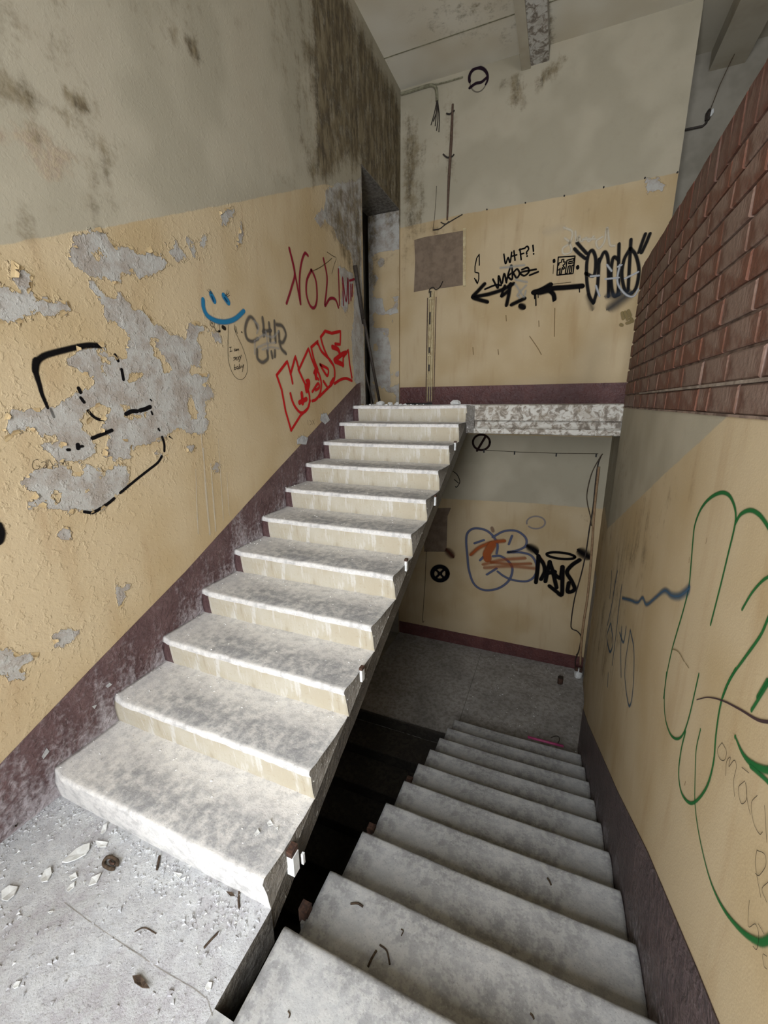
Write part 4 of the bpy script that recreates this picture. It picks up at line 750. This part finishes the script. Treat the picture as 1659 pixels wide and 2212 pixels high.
tbox('groove', .360, .372, YB-.006, YB-.001, 1.79, 3.05, M['brown']); tbox('groove', .470, .480, YB-.006, YB-.001, 1.79, 3.05, M['brown'])
for z in (3.02, 2.36): tbox('clip', .384, .459, YB-.038, YB-.034, z, z+.02, M['white_plastic'])
for z0, z1 in ((3.05, 3.12), (2.74, 2.88), (2.40, 2.47), (2.18, 2.26)): tbox('broken_gap', .396, .417, YB-.0165, YB-.0125, z0, z1, M['dark_metal'])
m = MB(); m.tube([(q[0]-.42, q[1]-YB-.01, q[2]-1.78) for q in smooth_line(P3('O', [(740,1160),(745,1125),(775,1110),(795,1130),(830,1110),(858,1055)], 'y', YB-.03))], .005); m.build('wire_end', M['black'], tk)
rl = thing('conduit_rail', 'brown painted conduit rail running down the white end wall', 'conduit', (.5, YB, 3.9))
A = P3('P', [(978,225),(975,300),(970,380),(966,475)], 'y', YB-.015)
m = MB(); m.tube([(q[0]-.5, q[1]-YB, q[2]-3.9) for q in A], [.012, .017, .016, .010], 8); m.build('rail', M['brown'], rl)
for pts in ([(964,245),(972,246),(982,238)], [(957,333),(966,340),(976,338),(981,333)]):
    m = MB(); m.tube([(q[0]-.5, q[1]-YB, q[2]-3.9) for q in smooth_line(P3('P', pts, 'y', YB-.02))], .008); m.build('bracket', M['dark_metal'], rl)
for i, pts in enumerate(([(936,497),(950,494),(962,485),(980,474),(999,463)], [(952,480),(962,484),(970,478)])):
    tubes('wire', ('long bent wire stub crossing the rail foot above the bare rectangle', 'short bent wire stub beside the rail foot')[i], 'wire', [P3('P', pts, 'y', YB-.012)], M['dark_metal'], .006)
tubes('crack_wire', 'thin dark wire hanging beside the brown rail', 'wire', [P3('P', [(943,402),(941,440),(938,475),(935,498)], 'y', YB-.006)], M['cable'], .003)
for x, y in ((1052,453),(1135,438.5),(1219,423.5),(1304,405),(1393,385),(1463,373)):
    q = trace(x, y, 'y', YB); m = MB(); m.tube([(q[0], YB-.012, q[2]), (q[0], YB, q[2])], .008, 6); m.build('nail', M['black'], wall_back)
cb = thing('ceiling_cable', 'painted cable bundle along the ceiling corner with frayed hanging ends', 'cable', (.3, YB-.02, 5.2))
def cpart(name, pts, r, mat): m = MB(); m.tube([(q[0]-.3, q[1]-YB+.02, q[2]-5.2) for q in smooth_line(P3('P', pts, 'y', YB-.02))], r); m.build(name, mat, cb)
cpart('cable_run', [(866,203),(880,199),(905,191),(930,184),(940,188),(943,198),(944,218)], .016, M['green_cable']); cpart('cable_run', [(930,184),(960,178),(1000,166)], .007, M['green_cable'])
for pts in ([(944,216),(938,245),(931,270)], [(944,216),(942,250),(940,272)], [(945,216),(946,255),(943,282)], [(945,216),(949,250),(948,285)], [(944,216),(943,240),(936,262)]): cpart('wire_end', pts, .005, M['dark_metal'])
lp = thing('lamp_holder', 'small bare lamp holder on the far corridor wall above the parapet', 'lamp', (3.17, 5.6, 4.65))
m = MB(); m.tube([(-.22, -.02, -.07), (-.03, -.02, -.07), (-.005, -.02, -.05), (0, -.03, -.01)], .012); m.build('conduit', M['dark_metal'], lp)
m = MB(); m.tube([(0, -.03, -.03), (0, -.04, .03), (.005, -.04, .06)], [.022, .026, .012], 8); m.build('socket', M['dark_metal'], lp)
m = MB(); m.tube([(.02, -.05, -.01), (.028, -.05, .02), (.03, -.05, .05)], [.006, .018, .01], 8); m.build('bulb', M['plaster'], lp)
m = MB(); m.tube([(.01, -.04, .05), (.04, -.12, .2), (.10, -.16, .38), (.19, -.25, .57)], .004, 5); m.build('wire', M['cable'], lp)
# hook rail under the landing edge
hk = thing('hook_line', 'thin wire with small black hooks under the upper landing', 'hooks', (1.8, YB, 1.19))
m = MB(); m.tube([(q[0]-1.8, -.012, q[2]-1.19) for q in P3('P', [(1046,972),(1112,976),(1202,979),(1292,980)], 'y', YB)], .0035, 5); m.build('wire', M['cable'], hk)
for x, y in ((1046,973),(1112,977),(1202,981),(1288,982)):
    q = trace(x, y, 'y', YB); m = MB(); m.box(q[0]-1.809, q[0]-1.793, -.02, 0, q[2]-1.19-.028, q[2]-1.19+.012); m.build('hook', M['black'], hk)
# cables in the corner of the lower landing
tubes('corner_cable', 'slack brown cable looping out of the lower landing corner', 'cable', [P3('Q', [(302,296),(275,335),(215,450),(178,600),(180,690),(205,800),(212,870)], 'y', YB-.03)], M['cable'], .006)
tubes('corner_cable', 'dark cable kinked sideways near the lower landing floor', 'cable', [P3('Q', [(290,310),(265,380),(245,520),(225,720),(195,900),(170,1070),(135,1240),(78,1450),(50,1640),(58,1690),(100,1710),(130,1760),(110,1870),(92,1900)], 'y', YB-.025), P3('Q', [(110,1870),(85,1940),(82,2010),(62,2060)], 'y', YB-.025)], M['dark_metal'], .0075)
tubes('corner_pipe', 'straight brown pipe standing in the lower landing corner', 'pipe', [P3('Q', [(272,400),(235,750),(215,1050),(185,1400),(150,1640),(132,1800),(124,1975)], 'y', YB-.04)], M['tan'], .014, 8)
tubes('wire', 'thin wire hanging on the shaded lower wall', 'wire', [P3('P', [(921,1190),(918,1260),(913,1338),(916,1342)], 'y', YB-.01)], M['cable'], .004)
tubes('wire', 'bent black wire end under the rising stairs', 'wire', [P3('D', [(385,505),(415,530),(432,575),(412,610),(402,605)], 'y', YB-.02), P3('D', [(395,560),(425,585)], 'y', YB-.02)], M['black'], .005)
def lump(name, c, r, mat, seed, flat=.7, parent=None, sub=2):
    import bmesh
    bm = bmesh.new(); bmesh.ops.create_icosphere(bm, subdivisions=sub, radius=1)
    rg = np.random.RandomState(seed); K = rg.randn(5, 3)
    for v in bm.verts:
        f = 1+.16*sum(math.sin(3.1*v.co.dot(Vector(k))+k[0]*5) for k in K)/2
        v.co = Vector((v.co.x*r[0]*f, v.co.y*r[1]*f, max(-.55, v.co.z)*r[2]*f))
    me = bpy.data.meshes.new(name); bm.to_mesh(me); bm.free(); me.materials.append(mat)
    o = link(name, me, parent); o.location = c; return o
q = trace(1264, 1462, 'z', ZL)
o = lump('plaster_lump', (2.545, 4.74, ZL+.05), (.05, .06, .09), M['plaster'], 4); tag(o, 'white plaster lump at the foot of the corner pipe', 'plaster')
for dx, dz in ((-.03, .075), (.02, .07)):
    m = MB(); m.box(-.016+dx, .016+dx, -.075, -.045, dz-.01, dz+.03); m.build('rust_chip', M['rust'], o)
# things lying on the lower steps
m = MB(); A, B = trace(1140, 1592, 'z', -1.44), trace(1217, 1612, 'z', -1.44)
m.tube([tuple(A), tuple((A+B)/2), tuple(B)], .013, 8); tag(m.build('plastic_stick', M['pink'], None, True), 'pink plastic stick lying on the last lower step', 'stick')
tubes('wire_loop', 'thin wire loop beside the pink stick', 'wire', [P3('P', [(1190,1594),(1200,1590),(1207,1592),(1208,1600),(1205,1605)], 'z', -1.435)], M['dark_metal'], .004)
cup = thing('tin_can', 'small dark tin can standing on the lower landing', 'can', (2.33, 4.50, ZL))
m = MB(); m.tube([(0, 0, 0), (0, 0, .004), (0, 0, .08), (0, 0, .085)], [.030, .033, .033, .031], 14); m.build('can_body', M['rust'], cup, True)
m = MB(); m.tube([(0, 0, .084), (0, 0, .090)], [.0335, .0335], 14, cap=False); m.tube([(0, 0, .0855), (0, 0, .087)], [.030, .030], 14); m.build('can_rim', M['dark_metal'], cup)
# iron bars leaning in the doorway
def bar(a, c, r, label):
    m = MB(); m.tube([a, tuple((np.array(a)+np.array(c))/2), c], r, 8); return tag(m.build('iron_bar', M['dark_metal'], None, True), label, 'bar', 'iron bars leaning in the upper doorway')
bar((.018, 3.56, 3.10), (.015, 3.75, 2.60), .022, 'short thick iron bar propped high on the door edge')
bar((.03, 3.72, 2.64), (.06, 4.06, ZU+.02), .016, 'long thin iron bar leaning across the doorway foot')
bar((-.02, 3.80, 2.2), (.01, 3.97, ZU+.02), .010, 'thin flat strip standing behind the leaning bars')
# stubs of the vanished railing
def stub(x, y, z, s, par, m1='plaster'):
    m = MB(); m.box(x-.004, x+.010*s, y-.014*s, y+.014*s, z-.036*s, z+.030*s); m.box(x-.006, x+.012*s, y-.016*s, y+.012*s, z+.030*s, z+.044*s, 1); m.build('railing_stub', [M[m1], M['rust']], par)
for y, z, s in ((1.073,.455,1), (1.739,.795,1), (2.385,1.07,1), (2.989,1.42,1)): stub(W1, y, z, s, flight)
m = MB(); m.box(W1-.02, W1+.028, .395, .43, .02, .115); m.box(W1+.03, W1+.04, .44, .452, .03, .08); m.box(W1-.022, W1+.024, .392, .433, .115, .14, 1)
m.build('railing_stub', [M['plaster'], M['rust']], flight)
for y, z in ((.405,-.133), (1.031,-.467), (1.678,-.792)):
    m = MB(); m.box(W2-.035, W2+.004, y-.018, y+.018, z-.06, z+.006, 1); m.box(W2-.022, W2, y-.030, y+.030, z-.10, z-.045); m.build('railing_stub', [M['rough_conc'], M['rust']], down)

# ------------------------------------------------------------------ debris
def flake(pts, fr, z, mat, name, label, cat, group, th=.004, tilt=0.02, seed=0):
    P = P3(fr, pts, 'z', z); c = np.mean(P, 0); rg = np.random.RandomState(seed); kx, ky = rg.uniform(-tilt, tilt, 2)*3
    m = MB(); n = len(P); lo = []; hi = []
    for p in P:
        d = p-c; dz = abs(kx*d[0]+ky*d[1])+.15*(d[0]**2+d[1]**2)/.05; lo.append(m.vert((d[0], d[1], .002+dz))); hi.append(m.vert((d[0]*.97, d[1]*.97, .002+dz+th)))
    ct = m.vert((0, 0, .002+th*.9)); cl = m.vert((0, 0, .001))
    for i in range(n): j = (i+1) % n; m.face((hi[i], hi[j], ct)); m.face((lo[j], lo[i], cl)); m.face((lo[i], lo[j], hi[j], hi[i]))
    o = m.build(name, mat); o.location = (c[0], c[1], z); return tag(o, label, cat, group)
FL = [([(320,635),(345,605),(390,560),(430,540),(465,535),(460,565),(440,590),(390,615),(345,635)], 'largest white plaster flake, leaf-shaped, on the landing floor'),
      ([(490,520),(555,525),(545,550),(500,550)], 'white plaster flake just behind the tip of the largest flake'), ([(210,715),(230,670),(262,655),(268,685),(245,725),(215,732)], 'rounded plaster flake nearer the wall than the largest flake'),
      ([(455,750),(470,705),(520,685),(495,735)], 'pointed plaster flake beside the bark curl'), ([(10,780),(50,750),(95,755),(75,800),(40,830),(10,820)], 'dusty grey plaster flake at the left picture edge'),
      ([(355,700),(390,680),(398,705),(365,722)], 'dull plaster flake below the largest flake'), ([(515,480),(530,440),(552,430),(545,465),(525,485)], 'upright-looking plaster flake against the first riser'), ([(890,680),(935,688),(915,707)], 'narrow white chip in the grit below the riser'),
      ([(925,715),(955,700),(945,727)], 'triangular white chip next to the narrow chip'), ([(960,645),(985,640),(970,662)], 'tiny white chip touching the riser dust'), ([(340,772),(360,745),(385,728),(382,752),(350,782)], 'bent plaster chip between the two rounded flakes'),
      ([(1050,1270),(1065,1240),(1088,1245),(1080,1280),(1060,1285)], 'pale chip near the landing edge beside the dark slot'), ([(245,882),(275,876),(262,892)], 'small isolated white chip on the bare landing screed'), ([(65,1265),(85,1240),(110,1235),(95,1265),(75,1275)], 'grey curled chip low in the picture on the landing')]
for i, (p, l) in enumerate(FL): flake(p, 'N', 0.0, M['plaster'], 'plaster_flake', l, 'plaster flake', 'plaster flakes on the near landing', .004, .03, i)
for i, (p, l) in enumerate([([(1368,425),(1385,408),(1398,432),(1375,442)], 'larger white paint chip on the lowest tread'), ([(1303,482),(1320,455),(1332,475),(1310,492)], 'smaller white paint chip on the lowest tread'), ([(1412,450),(1426,446),(1424,462)], 'tiniest white paint chip on the lowest tread')]):
    flake(p, 'N', H+.002, M['plaster'], 'paint_chip', l, 'paint chip', 'paint chips on the lowest tread', .003, .02, 40+i)
bk = thing('bark_curl', 'dark hollow bark curl among the plaster flakes', 'bark', tuple(trace(240, 1868, 'z', 0.0)))
m = MB(); m.tube([(.034*math.cos(a), .018*math.sin(a), .010+.004*math.sin(3*a)) for a in np.linspace(0, 5.9, 18)], .007, 6); m.build('bark_ring', M['leaf'], bk, True)
m = MB(); m.tube([(-.012, .004, .008), (.006, -.002, .012), (.018, .003, .009)], .005, 5); m.build('bark_sliver', M['rust'], bk)
flake([(680,1215),(720,1208),(745,1240),(770,1280),(730,1272),(690,1248)], 'N', 0.0, M['leaf'], 'dry_leaf', 'dark curled dry leaf on the open landing floor', 'leaf', 'dry leaves on the landing', .004, .25, 3)
flake([(1160,785),(1190,785),(1205,812),(1180,800)], 'N', 0.0, M['leaf'], 'dry_leaf', 'small brown leaf in the grit under the riser', 'leaf', 'dry leaves on the landing', .003, .3, 5)
flake([(80,395),(105,392),(95,470),(85,470)], 'N', 0.0, M['leaf'], 'dry_leaf', 'narrow brown leaf beside the purple skirting', 'leaf', 'dry leaves on the landing', .003, .2, 6)
def twig(fr, pts, z, r, label, mat='leaf'):
    return tubes('twig', label, 'twig', [[p+np.array([0, 0, r]) for p in P3(fr, pts, 'z', z)]], M[mat], r, 5, 'twigs and straws on the stairs')
twig('N', [(1045,1065),(1085,1020),(1120,985)], 0, .004, 'straight dark twig lying on the landing near its open edge'); twig('N', [(1225,775),(1222,820),(1225,860)], 0, .004, 'short twig standing out in the grit by the riser end')
twig('N', [(818,595),(812,630),(805,665)], 0, .005, 'flat brown twig below the middle of the first riser'); twig('N', [(690,980),(740,960),(800,990)], 0, .002, 'fine hair-like straw in the middle of the landing')
twig('P', [(757,1954),(772,1953),(784,1960)], -.16, .004, 'curved dark leaf stalk on the first step going down'); twig('P', [(795,2090),(803,2072),(813,2055)], -.16, .004, 'upright dark twig in the shade under the landing edge'); twig('P', [(820,2042),(835,2055),(842,2085)], -.16, .003, 'bent thin twig next to the upright one')
twig('P', [(866,2008),(871,2012),(867,2022)], -.16, .002, 'tiny hooked straw on the first step going down'); twig('P', [(1182,1898),(1187,1906),(1190,1913)], -.48, .004, 'tiny dark leaf on the third step going down'); twig('P', [(1145,2190),(1150,2196),(1153,2203)], -.16, .003, 'short dark straw low on the first step near the wall')
twig('P', [(622,2185),(626,2192),(624,2200)], 0, .002, 'tiny straw at the bottom edge of the landing')
o = lump('stone', tuple(trace(790, 948, 'z', 9*H)+np.array([0, 0, .012])), (.03, .022, .022), M['rough_conc'], 8); tag(o, 'grey stone lying on the ninth tread', 'stone')
o = lump('plaster_chunk', (1.03, 3.75, ZU+.022), (.05, .035, .03), M['plaster'], 12); tag(o, 'jagged white plaster chunk on the upper landing edge', 'plaster')
for i, (x, y, s, l) in enumerate(((.20, 3.72, .035, 'pale plaster chunk at the foot of the door edge'), (.30, 3.78, .028, 'small plaster chunk beside the leaning iron bar'), (.42, 3.66, .024, 'smallest plaster chunk on the upper landing'), (.12, 3.95, .04, 'plaster chunk lying in the doorway'))):
    tag(lump('plaster_chunk', (x, y, ZU+s*.5), (s, s*.8, s*.7), M['plaster'], 20+i), l, 'plaster', 'plaster chunks by the upper doorway')
m = MB(); m.tube([(.52, 3.68, ZU+.013), (.66, 3.66, ZU+.013), (.80, 3.69, ZU+.013)], .010, 6); tag(m.build('charred_lath', M['black']), 'thin black lath lying along the upper landing edge', 'lath')
# loose grit: uncountable crumbs swept against the walls and risers
def grit(name, label, n, place, smin, smax, mat, seed):
    rg = np.random.RandomState(seed); m = MB()
    for _ in range(n):
        x, y, z = place(rg); s = smin+(smax-smin)*rg.rand()**3; a = rg.rand()*6.28
        T = [(s*math.cos(a+k*2.1)*rg.uniform(.6, 1.2), s*math.sin(a+k*2.1)*rg.uniform(.6, 1.2), 0) for k in range(3)]; hgt = s*rg.uniform(.3, .9)
        i = [m.vert((x+t[0], y+t[1], z)) for t in T]; j = [m.vert((x+t[0]*.6, y+t[1]*.6, z+hgt*rg.uniform(.7, 1.1))) for t in T]
        m.face(j)
        for k in range(3): m.face((i[k], i[(k+1) % 3], j[(k+1) % 3], j[k]))
    return tag(m.build(name, mat), label, 'rubble', kind='stuff')
def near_landing(rg):
    while True:
        x, y = rg.uniform(.01, W1-.02), rg.uniform(-.5, Y0+.01); d = min(Y0-y, x*.9)
        if rg.rand() < .06+1.0*math.exp(-d/.07): return x, y, -.001
grit('rubble', 'crumbled grey mortar grit swept against the first riser and wall', 3200, near_landing, .0015, .011, M['landing'], 5)
grit('rubble', 'white plaster crumbs sprinkled over the near landing', 420, near_landing, .0015, .009, M['plaster'], 15)
m = MB()
for fr, pts in (('N', [(330,830),(450,920),(640,1050),(820,1170),(1000,1275),(1065,1330)]), ('N', [(1065,1330),(1075,1370),(1088,1410)])):
    L = np.array([p[:2] for p in P3(fr, pts, 'z', 0.0)])
    for a, c in zip(L, L[1:]):
        n_ = np.array([-(c-a)[1], (c-a)[0]]); n_ /= np.linalg.norm(n_)/.0011
        m.poly([(*(a-n_), .0012), (*(c-n_), .0012), (*(c+n_), .0012), (*(a+n_), .0012)])
m.build('screed_joint', M['lower_floor'], bpy.data.objects['floor'])
def on_treads(rg):
    while True:
        k = rg.randint(1, 11); x = rg.uniform(.01, W1-.03); t = rg.uniform(.02, D-.005); d = min(x*.8, D-t)
        if rg.rand() < .03+math.exp(-d/.05): return x, Y0+(k-1)*D+t, k*H-.001
grit('grit', 'pale grit in the back corners of the rising treads', 3000, on_treads, .0012, .007, M['tread_up'], 6)
def on_upper(rg): return rg.uniform(.02, .75)**1.0, rg.uniform(3.5, 3.9), ZU-.001
grit('rubble', 'plaster crumbs at the foot of the upper doorway', 250, on_upper, .004, .022, M['plaster'], 7)
def on_lower(rg): return rg.uniform(1.3, 2.5), rg.uniform(3.3, 4.85), ZL-.001
grit('grit', 'scattered crumbs on the lower landing', 250, on_lower, .003, .012, M['plaster'], 8)
# curled paint still hanging at the edges of the scaled patches
rg = np.random.RandomState(3); m = MB()
for fr, p in PEEL_L[:14]:
    Q = on('L', fr, p); cen = Q.mean(0)
    for a, c in zip(Q, np.roll(Q, -1, 0)):
        if rg.rand() < .45:
            t = rg.rand(); u = a+(c-a)*t; s = rg.uniform(.006, .02); nrm = np.array([-(c-a)[1], (c-a)[0]]); nrm /= np.linalg.norm(nrm)+1e-9; tg = (c-a)/(np.linalg.norm(c-a)+1e-9)
            if sdf(np.array([u[0]+nrm[0]*.01]), np.array([u[1]+nrm[1]*.01]), Q)[0] < 0: nrm = -nrm
            lift = rg.uniform(.004, .014); w = s*rg.uniform(.6, 1.4)
            pts = [(u-tg*w-nrm*s*.6, .002), (u+tg*w-nrm*s*.6, .002), (u+tg*w*.8, lift*.4), (u-tg*w*.7, lift*.4), (u+tg*w*.4+nrm*s*.6, lift), (u-tg*w*.5+nrm*s*.5, lift*1.1)]
            v = [m.vert((d, q[0], q[1])) for q, d in pts]; m.face((v[0], v[1], v[2], v[3])); m.face((v[3], v[2], v[4], v[5]))
o = m.build('paint_curls', plain('curled_ochre_paint', (204, 180, 136), .8, (186, 160, 118), 30), wall_left); o['kind'] = 'stuff'

# chips out of the skirting paint, and whitewash runs down the peeling wall
bl = bpy.data.objects['baseboard_left']
for fr, pts in (('G', [(310,1810),(345,1800),(370,1850),(335,1880),(305,1850)]), ('G', [(135,1990),(170,1960),(213,1975),(200,2025),(140,2020)]), ('H', [(625,1470),(650,1450),(665,1460),(640,1480)]), ('H', [(545,1590),(575,1580),(560,1606)]), ('H', [(245,1890),(275,1840),(290,1860),(255,1905)])):
    P = on('L', fr, pts); m = MB(); n = len(P); a = [m.vert((.0062, *p)) for p in P]; c = [m.vert((.003, *p)) for p in P]
    m.face(a); [m.face((a[i], c[i], c[(i+1) % n], a[(i+1) % n])) for i in range(n)]; m.build('bare_spot', M['tread_down'], bl)
graffito('whitewash_runs', 'L', 'thin whitewash runs down the ochre paint above the stairs', [('H', w, p, {'taper': (.4, 1, .8)}) for w, p in ((2.5, [(1165,180),(1172,400),(1180,560)]), (5, [(1210,60),(1225,300),(1250,560)]), (4, [(1255,150),(1270,360),(1285,540)]), (2, [(1300,0),(1316,250),(1330,480)]), (1.6, [(1352,200),(1358,330),(1366,450)]), (2, [(1195,-200),(1200,0),(1212,120)]))], (226, 220, 204), .9, .5)
